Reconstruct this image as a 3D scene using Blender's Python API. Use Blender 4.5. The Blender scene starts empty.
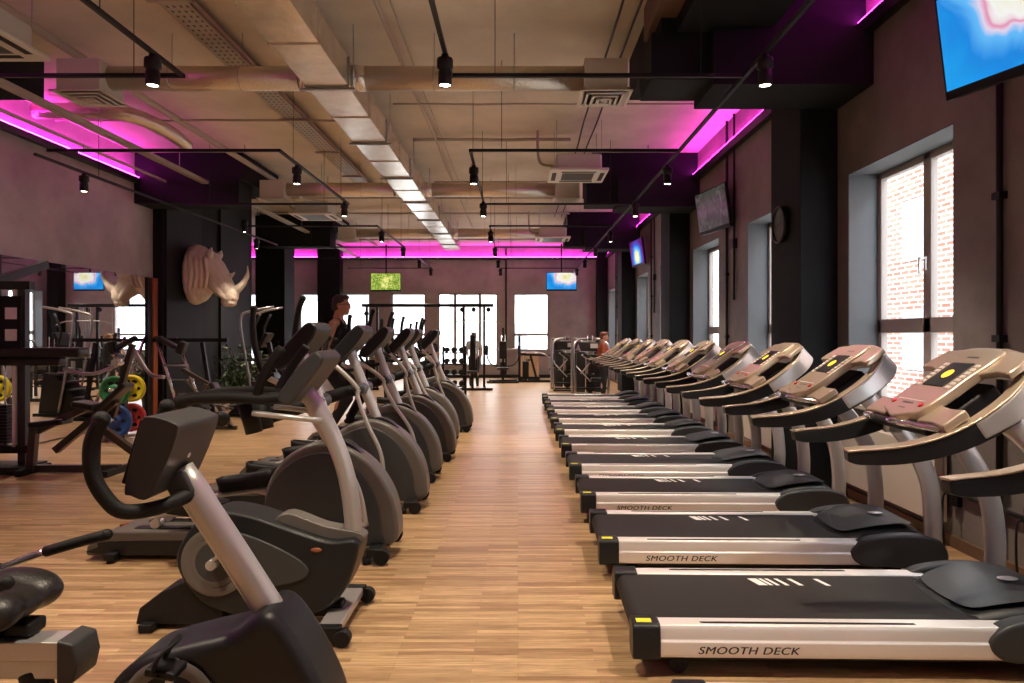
import bpy, bmesh, math, random
from mathutils import Vector, Matrix, Euler
random.seed(7)
PI = math.pi
S = bpy.context.scene
COL = S.collection

# ---------------------------------------------------------------- camera, world, exposure
F = 700.0; H = 1.65                       # focal length in pixels of a 1024 px frame, eye height
cam = bpy.data.cameras.new('camera'); cam_o = bpy.data.objects.new('camera', cam); COL.objects.link(cam_o)
cam_o.location = (0, 0, H); cam_o.rotation_euler = (PI/2, 0, 0)
cam.sensor_width = 36; cam.lens = F/1024*36
cam.shift_x = -6/1024; cam.shift_y = -6.5/1024
cam.clip_start = .05; cam.clip_end = 300
S.camera = cam_o
S.view_settings.view_transform = 'Standard'; S.view_settings.look = 'None'
S.view_settings.gamma = 1; S.view_settings.use_curve_mapping = False
S.view_settings.exposure = 0.22
W = bpy.data.worlds.new('world'); S.world = W; W.use_nodes = True
bg = W.node_tree.nodes['Background']; bg.inputs[0].default_value = (.86, .93, 1, 1); bg.inputs[1].default_value = 7.0
SPOT_W = 290; SPOT_COL = (1, .84, .64)
LED_COL = (1, .035, .72); LED_STR = 62.0

# ---------------------------------------------------------------- materials
MATS = {}
def mat(name, col, rough=.5, metal=0, bump=0, bscale=40, var=0, vscale=3, spec=.5, coat=0, stretch=None):
    m = bpy.data.materials.new(name); m.use_nodes = True; nt = m.node_tree; N = nt.nodes; L = nt.links
    b = N['Principled BSDF']
    b.inputs['Base Color'].default_value = (*col, 1); b.inputs['Roughness'].default_value = rough
    b.inputs['Metallic'].default_value = metal; b.inputs['Specular IOR Level'].default_value = spec
    b.inputs['Coat Weight'].default_value = coat
    if var or bump:
        tc = N.new('ShaderNodeTexCoord'); mp = N.new('ShaderNodeMapping'); L.new(tc.outputs['Object'], mp.inputs[0])
        if stretch: mp.inputs['Scale'].default_value = stretch
    if var:
        n = N.new('ShaderNodeTexNoise'); n.inputs['Scale'].default_value = vscale; n.inputs['Detail'].default_value = 8; n.inputs['Roughness'].default_value = .62
        L.new(mp.outputs[0], n.inputs['Vector'])
        r = N.new('ShaderNodeValToRGB'); r.color_ramp.elements[0].position = .3; r.color_ramp.elements[1].position = .7
        r.color_ramp.elements[0].color = (*[c*(1-var) for c in col], 1); r.color_ramp.elements[1].color = (*[min(1, c*(1+var)) for c in col], 1)
        L.new(n.outputs[0], r.inputs[0]); L.new(r.outputs[0], b.inputs['Base Color'])
    if bump:
        n2 = N.new('ShaderNodeTexNoise'); n2.inputs['Scale'].default_value = bscale; n2.inputs['Detail'].default_value = 5
        L.new(mp.outputs[0], n2.inputs['Vector'])
        bp = N.new('ShaderNodeBump'); bp.inputs['Strength'].default_value = bump; bp.inputs['Distance'].default_value = .01
        L.new(n2.outputs[0], bp.inputs['Height']); L.new(bp.outputs[0], b.inputs['Normal'])
    MATS[name] = m; return m
def emis(name, col, strength, base=(0, 0, 0)):
    m = mat(name, base, .4); b = m.node_tree.nodes['Principled BSDF']
    b.inputs['Emission Color'].default_value = (*col, 1); b.inputs['Emission Strength'].default_value = strength
    return m
mat('black_metal', (.008, .009, .010), .45, spec=.35); mat('black_plastic', (.009, .009, .010), .5, spec=.3, bump=.15, bscale=200)
mat('rubber', (.008, .008, .008), .62, spec=.3, bump=.3, bscale=160)
mat('dark_plastic', (.013, .015, .017), .38, spec=.38, bump=.12, bscale=260)
mat('grey_plastic', (.045, .048, .05), .42, spec=.4, bump=.12, bscale=260)
mat('taupe_plastic', (.125, .113, .10), .40, bump=.1, bscale=260)
mat('silver_paint', (.56, .55, .54), .32, .55); mat('rail_metal', (.86, .83, .80), .34, .3)
mat('champagne', (.56, .46, .34), .27, .45); mat('bronze_dark', (.055, .043, .036), .34, .2)
mat('chrome', (.75, .75, .76), .16, 1); mat('steel', (.42, .42, .43), .3, .9)
mat('belt', (.016, .013, .012), .6, spec=.3, bump=.3, bscale=500)
mat('vinyl', (.013, .012, .012), .36, bump=.2, bscale=120)
mat('white_print', (.85, .85, .83), .5); mat('dark_print', (.04, .04, .04), .5)
mat('yellow_label', (.80, .78, .03), .5)
mat('galvanised', (.82, .77, .70), .26, .9, bump=.25, bscale=9, var=.18, vscale=5)
mat('foil', (.72, .62, .50), .30, .85, bump=1.0, bscale=30)
mat('grille_white', (.72, .68, .62), .5); mat('unit_white', (.60, .57, .52), .5)
mat('pipe_beige', (.42, .38, .31), .55); mat('tray_beige', (.44, .40, .34), .5, .3)
mat('wood_frame', (.30, .085, .030), .38, var=.25, vscale=6, stretch=(8, 8, .6))
mat('plaster_white', (.70, .60, .50), .55, bump=.5, bscale=22)
mat('leaf', (.045, .085, .025), .5, var=.5, vscale=9); mat('pot', (.03, .035, .04), .5)
mat('skin', (.50, .24, .15), .5); mat('skin_pale', (.66, .38, .27), .5)
mat('hair_brown', (.028, .014, .009), .55, bump=.6, bscale=90, stretch=(1, 1, .2)); mat('hair_ginger', (.22, .07, .02), .55, bump=.6, bscale=90)
mat('hair_blond', (.38, .22, .09), .55, bump=.6, bscale=90)
mat('cloth_black', (.012, .012, .013), .85, bump=.4, bscale=30); mat('cloth_rust', (.32, .075, .025), .85, bump=.4, bscale=30)
mat('cloth_grey', (.30, .29, .29), .85, bump=.4, bscale=30); mat('cloth_white', (.7, .7, .7), .85)
mat('plate_green', (.012, .16, .05), .45); mat('plate_yellow', (.62, .50, .01), .45)
mat('plate_blue', (.012, .06, .25), .45); mat('plate_red', (.42, .025, .02), .45)
mat('red_plastic', (.6, .02, .02), .4); mat('box_wood', (.42, .27, .16), .55, var=.2, vscale=5)
mat('radiator', (.66, .60, .52), .45)
mat('window_frame', (.40, .36, .33), .5); mat('reveal', (.135, .15, .16), .7, var=.06, vscale=2)
mat('dark_wall', (.008, .010, .011), .75, spec=.2, var=.25, vscale=2, bump=.15, bscale=8)
mat('dark_panel', (.011, .013, .015), .7, spec=.25, var=.2, vscale=2)
mat('trim_black', (.008, .008, .009), .5); mat('skirt', (.14, .08, .05), .5)
mat('ceiling_black', (.010, .012, .014), .75, spec=.2, var=.2, vscale=2)
mat('plaster_taupe', (.185, .162, .15), .62, bump=.25, bscale=7, var=.30, vscale=1.1)
mat('plaster_mauve', (.35, .32, .305), .6, bump=.25, bscale=7, var=.26, vscale=.9)
mat('ceiling_paint', (.66, .61, .50), .75, bump=.3, bscale=6, var=.12, vscale=1.3)
emis('lamp_face', (1, .88, .68), 26); emis('led', LED_COL, LED_STR); emis('amber', (1, .58, .03), 2.2)
emis('exit_glow', (.9, .95, 1), 1.0)
# mirror and glass
m = mat('mirror', (.86, .87, .88), .015, 1)
g = bpy.data.materials.new('glass'); g.use_nodes = True; nt = g.node_tree; nt.nodes.clear()
o_ = nt.nodes.new('ShaderNodeOutputMaterial'); t_ = nt.nodes.new('ShaderNodeBsdfTransparent'); gl = nt.nodes.new('ShaderNodeBsdfGlossy'); mx = nt.nodes.new('ShaderNodeMixShader'); fr = nt.nodes.new('ShaderNodeFresnel')
gl.inputs['Roughness'].default_value = .02; fr.inputs[0].default_value = 1.35
ge_ = nt.nodes.new('ShaderNodeNewGeometry'); mm_ = nt.nodes.new('ShaderNodeMath'); mm_.operation = 'MULTIPLY'; iv_ = nt.nodes.new('ShaderNodeMath'); iv_.operation = 'SUBTRACT'; iv_.inputs[0].default_value = 1; nt.links.new(ge_.outputs['Backfacing'], iv_.inputs[1]); nt.links.new(fr.outputs[0], mm_.inputs[0]); nt.links.new(iv_.outputs[0], mm_.inputs[1]); nt.links.new(mm_.outputs[0], mx.inputs[0]); nt.links.new(t_.outputs[0], mx.inputs[1]); nt.links.new(gl.outputs[0], mx.inputs[2]); nt.links.new(mx.outputs[0], o_.inputs[0]); MATS['glass'] = g
# parquet
m = bpy.data.materials.new('parquet'); m.use_nodes = True; nt = m.node_tree; N = nt.nodes; L = nt.links; b = N['Principled BSDF']
tc = N.new('ShaderNodeTexCoord')
br = N.new('ShaderNodeTexBrick'); L.new(tc.outputs['Object'], br.inputs['Vector'])
br.inputs['Scale'].default_value = 1; br.inputs['Brick Width'].default_value = .62; br.inputs['Row Height'].default_value = .038
br.inputs['Mortar Size'].default_value = .0007; br.inputs['Bias'].default_value = 0; br.offset_frequency = 3; br.offset = .37
br.inputs['Color1'].default_value = (.62, .445, .255, 1); br.inputs['Color2'].default_value = (.34, .215, .11, 1); br.inputs['Mortar'].default_value = (.20, .11, .055, 1)
mp = N.new('ShaderNodeMapping'); mp.inputs['Scale'].default_value = (1.6, 22, 1); L.new(tc.outputs['Object'], mp.inputs[0])
no = N.new('ShaderNodeTexNoise'); no.inputs['Scale'].default_value = 2.2; no.inputs['Detail'].default_value = 7; no.inputs['Roughness'].default_value = .7; L.new(mp.outputs[0], no.inputs[0])
rp = N.new('ShaderNodeValToRGB'); rp.color_ramp.elements[0].position = .3; rp.color_ramp.elements[1].position = .72
rp.color_ramp.elements[0].color = (.50, .44, .40, 1); rp.color_ramp.elements[1].color = (1.25, 1.2, 1.12, 1); L.new(no.outputs[0], rp.inputs[0])
mi = N.new('ShaderNodeMix'); mi.data_type = 'RGBA'; mi.blend_type = 'MULTIPLY'; mi.inputs[0].default_value = 1
L.new(br.outputs[0], mi.inputs[6]); L.new(rp.outputs[0], mi.inputs[7]); L.new(mi.outputs[2], b.inputs['Base Color'])
rr = N.new('ShaderNodeMapRange'); rr.inputs[3].default_value = .24; rr.inputs[4].default_value = .42; L.new(no.outputs[0], rr.inputs[0]); L.new(rr.outputs[0], b.inputs['Roughness'])
MATS['parquet'] = m
# brick facade outside
m = bpy.data.materials.new('brick_facade'); m.use_nodes = True; nt = m.node_tree; N = nt.nodes; L = nt.links; b = N['Principled BSDF']
tc = N.new('ShaderNodeTexCoord'); sp = N.new('ShaderNodeSeparateXYZ'); cb = N.new('ShaderNodeCombineXYZ'); L.new(tc.outputs['Object'], sp.inputs[0])
ad = N.new('ShaderNodeMath'); ad.operation = 'ADD'; L.new(sp.outputs[0], ad.inputs[0]); L.new(sp.outputs[1], ad.inputs[1]); L.new(ad.outputs[0], cb.inputs[0]); L.new(sp.outputs[2], cb.inputs[1])
br = N.new('ShaderNodeTexBrick'); L.new(cb.outputs[0], br.inputs['Vector']); br.inputs['Scale'].default_value = 1; br.inputs['Brick Width'].default_value = .5; br.inputs['Row Height'].default_value = .17
br.inputs['Mortar Size'].default_value = .03; br.inputs['Color1'].default_value = (.26, .095, .06, 1); br.inputs['Color2'].default_value = (.38, .17, .12, 1); br.inputs['Mortar'].default_value = (.7, .62, .56, 1)
L.new(br.outputs[0], b.inputs['Base Color']); b.inputs['Roughness'].default_value = .9; MATS['brick_facade'] = m
mat('facade_pale', (.78, .76, .73), .9, var=.08, vscale=.6); mat('facade_window', (.40, .42, .44), .3); mat('yard', (.5, .49, .47), .9)
# TV pictures
def screen_mat(name, stops, cx, cz, sx, sz, nscale=3.0, namt=.5, strength=1.4):
    m = bpy.data.materials.new(name); m.use_nodes = True; nt = m.node_tree; N = nt.nodes; L = nt.links; b = N['Principled BSDF']
    b.inputs['Base Color'].default_value = (.01, .01, .01, 1); b.inputs['Roughness'].default_value = .15
    tc = N.new('ShaderNodeTexCoord'); mp = N.new('ShaderNodeMapping'); L.new(tc.outputs['Object'], mp.inputs[0])
    mp.inputs['Location'].default_value = (-cx*sx, 0, -cz*sz); mp.inputs['Scale'].default_value = (sx, 0, sz)
    no = N.new('ShaderNodeTexNoise'); no.inputs['Scale'].default_value = nscale; no.inputs['Detail'].default_value = 3; no.inputs['Distortion'].default_value = 1.2; L.new(tc.outputs['Object'], no.inputs[0])
    ln = N.new('ShaderNodeVectorMath'); ln.operation = 'LENGTH'; L.new(mp.outputs[0], ln.inputs[0])
    sb = N.new('ShaderNodeMath'); sb.operation = 'MULTIPLY_ADD'; L.new(no.outputs[0], sb.inputs[0]); sb.inputs[1].default_value = namt; sb.inputs[2].default_value = -namt/2
    ad = N.new('ShaderNodeMath'); ad.operation = 'ADD'; L.new(ln.outputs['Value'], ad.inputs[0]); L.new(sb.outputs[0], ad.inputs[1])
    r = N.new('ShaderNodeValToRGB'); cr = r.color_ramp
    while len(cr.elements) > 1: cr.elements.remove(cr.elements[-1])
    cr.elements[0].position = stops[0][0]; cr.elements[0].color = (*stops[0][1], 1)
    for p, c in stops[1:]:
        e = cr.elements.new(p); e.color = (*c, 1)
    L.new(ad.outputs[0], r.inputs[0]); L.new(r.outputs[0], b.inputs['Emission Color']); b.inputs['Emission Strength'].default_value = strength
    MATS[name] = m
screen_mat('picture_blue', [(0, (.75, .62, .12)), (.14, (.8, .75, .5)), (.27, (.82, .82, .8)), (.34, (.75, .6, .65)), (.38, (.70, .25, .40)), (.44, (.7, .6, .75)), (.52, (.12, .45, .85)), (.75, (.01, .22, .68)), (1, (.01, .30, .75))], .16, .16, 1.1, 1.5, 1.7, .9, .95)
screen_mat('picture_green', [(0, (.8, .75, .25)), (.25, (.30, .42, .05)), (.4, (.03, .12, .01)), (.55, (.55, .60, .12)), (.7, (.10, .28, .03)), (1, (.6, .55, .30))], 0, 0, 1, 1, 11, 1.4, 1.0)
screen_mat('picture_grey', [(0, (.32, .31, .27)), (.3, (.20, .20, .17)), (.45, (.42, .40, .36)), (.6, (.16, .15, .13)), (1, (.36, .35, .30))], 0, 0, 1, 1, 3.5, 1.5, .18)
screen_mat('picture_dusk', [(0, (.9, .9, .75)), (.22, (.7, .6, .2)), (.32, (.1, .45, .8)), (.5, (.03, .08, .5)), (.7, (.10, .01, .16)), (1, (.05, .01, .08))], .0, -.14, 1.3, 1.5, 3, .3, 1.2)

# ---------------------------------------------------------------- mesh helpers
def catmull(P, n=6):
    P = [Vector(p) for p in P]
    if len(P) < 3: return P
    out = []
    Q = [P[0]*2-P[1]] + P + [P[-1]*2-P[-2]]
    for i in range(1, len(Q)-2):
        a, b, c, d = Q[i-1], Q[i], Q[i+1], Q[i+2]
        for k in range(n):
            t = k/n
            out.append(.5*((2*b)+(c-a)*t+(2*a-5*b+4*c-d)*t*t+(3*b-a-3*c+d)*t**3))
    out.append(P[-1]); return out
class MB:
    def __init__(s): s.v = []; s.f = []; s.m = []; s.sm = []; s.mi = 0
    def add(s, vs, fs, smooth=False, M=None):
        o = len(s.v)
        for p in vs: s.v.append(tuple(M @ Vector(p)) if M else tuple(p))
        for f in fs: s.f.append([i+o for i in f]); s.m.append(s.mi); s.sm.append(smooth)
        return s
    def box(s, a, b, M=None):
        x0, y0, z0 = a; x1, y1, z1 = b
        if x0 > x1: x0, x1 = x1, x0
        if y0 > y1: y0, y1 = y1, y0
        if z0 > z1: z0, z1 = z1, z0
        return s.add([(x0,y0,z0),(x1,y0,z0),(x1,y1,z0),(x0,y1,z0),(x0,y0,z1),(x1,y0,z1),(x1,y1,z1),(x0,y1,z1)],
              [(0,3,2,1),(4,5,6,7),(0,1,5,4),(1,2,6,5),(2,3,7,6),(3,0,4,7)], False, M)
    def cbox(s, c, d, rot=None):
        M = Matrix.Translation(c) @ (Euler(rot).to_matrix().to_4x4() if rot else Matrix())
        return s.box((-d[0]/2,-d[1]/2,-d[2]/2), (d[0]/2,d[1]/2,d[2]/2), M)
    def sweep(s, P, sec, scale=None, up=None, n=6, caps=True, smooth=True):
        """sec: list of (a,b) in frame (side, up). scale: per input point factor or (fa,fb)"""
        P0 = [Vector(p) for p in P]
        Q = catmull(P0, n) if n > 1 else P0
        N_ = len(Q)
        def sc(i):
            if scale is None: return (1, 1)
            t = i/(N_-1)*(len(P0)-1); k = min(int(t), len(P0)-2); u = t-k
            A, B = scale[k], scale[k+1]
            A = A if isinstance(A, tuple) else (A, A); B = B if isinstance(B, tuple) else (B, B)
            return (A[0]*(1-u)+B[0]*u, A[1]*(1-u)+B[1]*u)
        vs = []; up0 = Vector(up) if up else None; prev = None
        for i, p in enumerate(Q):
            t = (Q[min(i+1, N_-1)]-Q[max(i-1, 0)]).normalized()
            if up0 is not None: u = up0
            elif prev is None: u = Vector((0,0,1)) if abs(t.z) < .9 else Vector((1,0,0))
            else: u = prev
            u = (u-t*u.dot(t)); u = u.normalized() if u.length > 1e-6 else Vector((0,1,0))
            prev = u; sd = t.cross(u)
            a, b = sc(i)
            for (x, y) in sec: vs.append(p+sd*x*a+u*y*b)
        k = len(sec); fs = []
        for i in range(N_-1):
            for j in range(k):
                fs.append((i*k+j, i*k+(j+1) % k, (i+1)*k+(j+1) % k, (i+1)*k+j))
        s.add(vs, fs, smooth)
        if caps:
            s.add(vs[:k], [tuple(range(k))[::-1]]); s.add(vs[-k:], [tuple(range(k))])
        return s
    def tube(s, P, r, n=6, seg=12, flat=1, up=None, scale=None):
        return s.sweep(P, [(r*math.cos(2*PI*i/seg), r*flat*math.sin(2*PI*i/seg)) for i in range(seg)], scale, up, n)
    def cyl(s, a, b, r, r2=None, seg=20):
        a = Vector(a); b = Vector(b); r2 = r if r2 is None else r2
        return s.sweep([a, b], [(math.cos(2*PI*i/seg), math.sin(2*PI*i/seg)) for i in range(seg)], [r, r2], None, 1)
    def prism(s, poly, y0, y1, axis='y'):
        """poly in (x,z), extruded along y"""
        n = len(poly)
        f = (lambda a, b, c: (a, c, b)) if axis == 'y' else ((lambda a, b, c: (c, a, b)) if axis == 'x' else (lambda a, b, c: (a, b, c)))
        vs = [f(x, z, y0) for x, z in poly]+[f(x, z, y1) for x, z in poly]
        return s.add(vs, [tuple(range(n)), tuple(range(2*n-1, n-1, -1))]+[(i, i+n, (i+1) % n+n, (i+1) % n) for i in range(n)])
    def ball(s, c, r, seg=16, rings=10, M=None):
        r = r if isinstance(r, (tuple, list)) else (r, r, r)
        vs = [(0,0,-1)]; fs = []
        for i in range(1, rings):
            a = -PI/2+PI*i/rings
            for j in range(seg): vs.append((math.cos(a)*math.cos(2*PI*j/seg), math.cos(a)*math.sin(2*PI*j/seg), math.sin(a)))
        vs.append((0,0,1)); L_ = len(vs)-1
        for j in range(seg): fs.append((0, 1+(j+1) % seg, 1+j)); fs.append((L_, L_-seg+j, L_-seg+(j+1) % seg))
        for i in range(rings-2):
            for j in range(seg): fs.append((1+i*seg+j, 1+i*seg+(j+1) % seg, 1+(i+1)*seg+(j+1) % seg, 1+(i+1)*seg+j))
        T = Matrix.Translation(c) @ (M or Matrix()) @ Matrix.Diagonal((*r, 1))
        return s.add(vs, fs, True, T)
    def cap(s, a, b, r1, r2, seg=14):
        """capsule-like limb piece"""
        s.cyl(a, b, r1, r2, seg); s.ball(a, r1, seg, 8); s.ball(b, r2, seg, 8); return s
    def lathe(s, prof, seg=28, M=None, caps=False):
        """prof list of (r,z) around z axis"""
        vs = []; fs = []
        for r, z in prof:
            for j in range(seg): vs.append((r*math.cos(2*PI*j/seg), r*math.sin(2*PI*j/seg), z))
        for i in range(len(prof)-1):
            for j in range(seg): fs.append((i*seg+j, i*seg+(j+1) % seg, (i+1)*seg+(j+1) % seg, (i+1)*seg+j))
        return s.add(vs, fs, True, M)
    def build(s, name, mats, parent=None, bevel=0, subsurf=0, remesh=0, smoothit=0, bseg=2, flip=True):
        me = bpy.data.meshes.new(name); me.from_pydata(s.v, [], s.f)
        for p, mi, sm in zip(me.polygons, s.m, s.sm): p.material_index = mi; p.use_smooth = sm
        me.validate(); 
        if flip:
            bm = bmesh.new(); bm.from_mesh(me); bmesh.ops.remove_doubles(bm, verts=bm.verts, dist=1e-5)
            bmesh.ops.recalc_face_normals(bm, faces=bm.faces); bm.to_mesh(me); bm.free()
        if isinstance(mats, str): mats = [mats]
        for mm in mats: me.materials.append(MATS[mm])
        o = bpy.data.objects.new(name, me); COL.objects.link(o)
        if parent: o.parent = parent
        if remesh:
            r = o.modifiers.new('remesh', 'REMESH'); r.mode = 'VOXEL'; r.voxel_size = remesh; r.use_smooth_shade = True
            if smoothit: q = o.modifiers.new('smooth', 'SMOOTH'); q.iterations = smoothit; q.factor = .5
        if bevel:
            bv = o.modifiers.new('bevel', 'BEVEL'); bv.width = bevel; bv.segments = bseg; bv.limit_method = 'ANGLE'; bv.angle_limit = math.radians(38)
            for p in me.polygons: p.use_smooth = True
            bv.harden_normals = False
            w = o.modifiers.new('wn', 'WEIGHTED_NORMAL'); w.keep_sharp = False
        if subsurf: o.modifiers.new('ss', 'SUBSURF').levels = subsurf; o.modifiers['ss'].render_levels = subsurf
        return o
def thing(name, label, cat, loc=(0,0,0), rz=0, group=None):
    o = bpy.data.objects.new(name, None); o.empty_display_size = .1; COL.objects.link(o)
    o.location = loc; o.rotation_euler = (0, 0, rz); tag(o, label, cat, group); return o
def tag(o, label, cat, group=None):
    o['label'] = label; o['category'] = cat
    if group: o['group'] = group
    return o
def struct(o, label=None):
    o['kind'] = 'structure'
    if label: o['label'] = label
    return o
KIDS = {}
def copy_tree(o, parent=None):
    c = o.copy(); COL.objects.link(c)
    if parent: c.parent = parent
    for ch in [k for k in bpy.data.objects if k.parent == o]: copy_tree(ch, c)
    return c
def circ(cx, cz, r, a0=0, a1=360, n=24):
    return [(cx+r*math.cos(math.radians(a0+(a1-a0)*i/n)), cz+r*math.sin(math.radians(a0+(a1-a0)*i/n))) for i in range(n if abs(a1-a0) == 360 else n+1)]
def smooth_poly(P, n=5):
    """closed catmull of 2-d points"""
    out = []; k = len(P)
    for i in range(k):
        a, b, c, d = [Vector(P[(i+j) % k]) for j in (-1, 0, 1, 2)]
        for q in range(n):
            t = q/n; v = .5*((2*b)+(c-a)*t+(2*a-5*b+4*c-d)*t*t+(3*b-a-3*c+d)*t**3); out.append((v.x, v.y))
    return out
ORD = ['first','second','third','fourth','fifth','sixth','seventh','eighth','ninth','tenth','eleventh','twelfth']
def px(x, y, Y): return ((x-518)*Y/F, H-(y-335)*Y/F)      # photo pixel -> X, z at depth Y (measuring aid)
# ---------------------------------------------------------------- the room
XR, XL, YF, YB, ZC = 3.4, -7.25, 27.0, -3.5, 5.1
COLY = [1.04, 7.44, 13.84, 20.24, 26.5]
WINR = []
for c in [-5.36+0]+COLY:  # bays beside and behind the camera stay unseen, included for their daylight
    for a, b_ in ((c-1.98, c-.23), (c+1.18, c+2.93)):
        if a > YB+.3 and b_ < YF-.1: WINR.append((a, b_))
struct(MB().box((-12.4, YB-.3, -.1), (3.8, YF+.4, 0)).build('floor', 'parquet'))
struct(MB().box((-12.4, YB-.3, ZC), (3.8, YF+.4, ZC+.2)).build('ceiling', 'ceiling_paint'))
ZW0, ZW1 = .95, 3.31
w = MB(); ys = YB-.3
for a, b_ in WINR:
    w.box((XR, ys, 0), (XR+.4, a, ZC)); w.box((XR, a, 0), (XR+.4, b_, ZW0)); w.box((XR, a, ZW1), (XR+.4, b_, ZC)); ys = b_
w.box((XR, ys, 0), (XR+.4, YF+.4, ZC)); struct(w.build('wall_right', 'plaster_taupe'))
# far wall with its windows
WF = [(-10.6, -9.3, .45, 1), (-8.45, -7.3, .45, 1), (-7.0, -5.7, .45, 1), (-4.9, -3.55, .45, 1), (-3.09, -.77, .45, 3), (-.19, 1.20, 1.03, 1)]
w = MB(); xs = -12.4
for a, b_, z0, n in WF:
    w.box((xs, YF, 0), (a, YF+.4, ZC)); w.box((a, YF, 0), (b_, YF+.4, z0)); w.box((a, YF, 3.27), (b_, YF+.4, ZC)); xs = b_
w.box((xs, YF, 0), (3.8, YF+.4, ZC)); struct(w.build('wall_far', 'plaster_mauve'))
struct(MB().box((XL-.25, YB, 0), (XL, 13.9, ZC)).build('wall_left', 'plaster_mauve'))
w = MB(); w.box((-12.4, 18.2, 0), (-7.0, 18.4, ZC)); w.box((-7.5, 13.9, 0), (-7.06, 18.2, ZC))
w.mi = 1; w.box((-7.06, 13.95, 0), (-7.0, 15.5, ZC)); w.box((-7.06, 16.5, 0), (-7.0, 18.2, ZC))
struct(w.build('wall_left_dark', ['dark_wall', 'dark_panel']))
struct(MB().box((-12.6, 18.2, 0), (-12.4, YF, ZC)).build('wall_left_end', 'plaster_mauve'))
struct(MB().box((-7.5, YB-.3, 0), (3.8, YB, ZC)).build('wall_back', 'plaster_mauve'))
n = 0
for c in COLY:
    struct(MB().box((3.0, c, 0), (XR, min(c+.86, YF), ZC)).build('column_right', 'dark_wall', bevel=.008))
for c in COLY[3:]:
    struct(MB().box((-7.6, c, 0), (-6.75, min(c+.9, YF), ZC)).build('column_left', 'dark_wall', bevel=.008))
# black boxed beams and soffits at every column line
for c in COLY[:4]:
    w = MB(); e = min(c+1.35, YF-.01)
    w.box((1.4, c-.6, 4.6), (XR, e, ZC)); w.box((1.3, c-.62, 4.14), (1.87, c+.01, 4.6)); w.box((1.87, c-.75, 4.05), (XR, c, 4.6))
    if c == COLY[1]: w.box((1.55, 2.6, 4.6), (2.45, c, ZC))
    struct(w.build('beam_right', 'ceiling_black'))
    lx_ = -5.95 if c < 8 else -5.2
    w = MB(); w.box((XL, c-.6, 4.6), (lx_, e, ZC)); w.box((XL, c-.62, 4.14), (lx_-.07, c+.01, 4.6))
    struct(w.build('beam_left', 'ceiling_black'))
struct(MB().box((1.33, 2.6, 4.75), (1.55, 7.4, ZC)).build('beam_side', 'skirt'))
# black ledges that hide the LED strips
tr = MB()
tr.box((XR-.10, YB, 4.55), (XR, YF, 4.68)); struct(tr.build('trim_right', 'trim_black'))
struct(MB().box((XL, YB, 4.52), (XL+.10, 13.9, 4.62)).build('trim_left', 'trim_black'))
struct(MB().box((-12.4, YF-.12, 4.55), (XR, YF, 4.64)).build('trim_far', 'trim_black'))
struct(MB().box((XR-.03, YB, 0), (XR, YF, .09)).build('baseboard_right', 'skirt'))
struct(MB().box((-6.7, YF-.03, 0), (XR, YF, .12)).build('baseboard_far', 'trim_black'))
struct(MB().box((-7.0, 13.95, 0), (-6.97, 18.2, .09)).build('baseboard_left', 'trim_black'))
# LED strips lying on the ledges
def led(name, a, b_, label):
    o = MB().box(a, b_).build(name, 'led'); tag(o, label, 'led light', 'magenta light strips under the ceiling'); return o
prev = YB
for i, c in enumerate(COLY):
    led('led_strip', (XR-.092, prev+.1, 4.68), (XR-.055, c-.62, 4.69), 'magenta light strip on right wall ledge, %s bay from the camera' % ORD[i])
    if c-.62 < 13.9: led('led_strip', (XL+.055, prev+.1, 4.62), (XL+.092, c-.62, 4.63), 'magenta light strip on left wall ledge, %s bay from the camera' % ORD[i])
    prev = min(c+1.35, YF)
led('led_strip', (-12.2, YF-.11, 4.64), (-5.2, YF-.075, 4.65), 'magenta light strip high on the far wall, left of the ceiling duct')
led('led_strip', (-5.2, YF-.11, 4.64), (3.2, YF-.075, 4.65), 'magenta light strip high on the far wall, behind the ceiling duct')
# windows in the right wall
for i, (a, b_) in enumerate(WINR):
    t = bpy.data.objects.new('window_%d' % (i+1), None); COL.objects.link(t); t.location = (XR, 0, 0); struct(t)
    X0, X1 = .30, .37; m_ = (a+b_)/2; f = MB(); zt = 1.74
    for y0, y1 in ((a, a+.075), (m_-.06, m_+.06), (b_-.075, b_)): f.box((X0, y0, ZW0), (X1, y1, ZW1))
    for z0, z1 in ((ZW0, ZW0+.08), (zt-.07, zt+.07), (ZW1-.08, ZW1)): f.box((X0, a, z0), (X1, b_, z1))
    f.build('window_frame', 'window_frame', t, bevel=.008)
    p = MB(); p.box((X0+.03, a+.07, ZW0+.07), (X0+.04, b_-.07, ZW1-.07)); p.build('pane', 'glass', t)
    h = MB(); h.cbox((X0-.012, m_, 2.3), (.02, .03, .13)); h.cbox((X0-.045, m_, 2.345), (.06, .022, .022)); h.cbox((X0-.065, m_, 2.28), (.02, .022, .15)); h.build('window_handle', 'rail_metal', t, bevel=.004)
    r = MB(); r.box((.002, a, ZW0), (X0, a+.012, ZW1)); r.box((.002, b_-.012, ZW0), (X0, b_, ZW1)); r.box((.002, a, ZW1-.012), (X0, b_, ZW1)); r.build('reveal', 'reveal', t)
    MB().box((-.04, a-.03, ZW0-.03), (X0, b_+.03, ZW0+.012)).build('window_sill', 'grille_white', t, bevel=.005)
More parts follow.
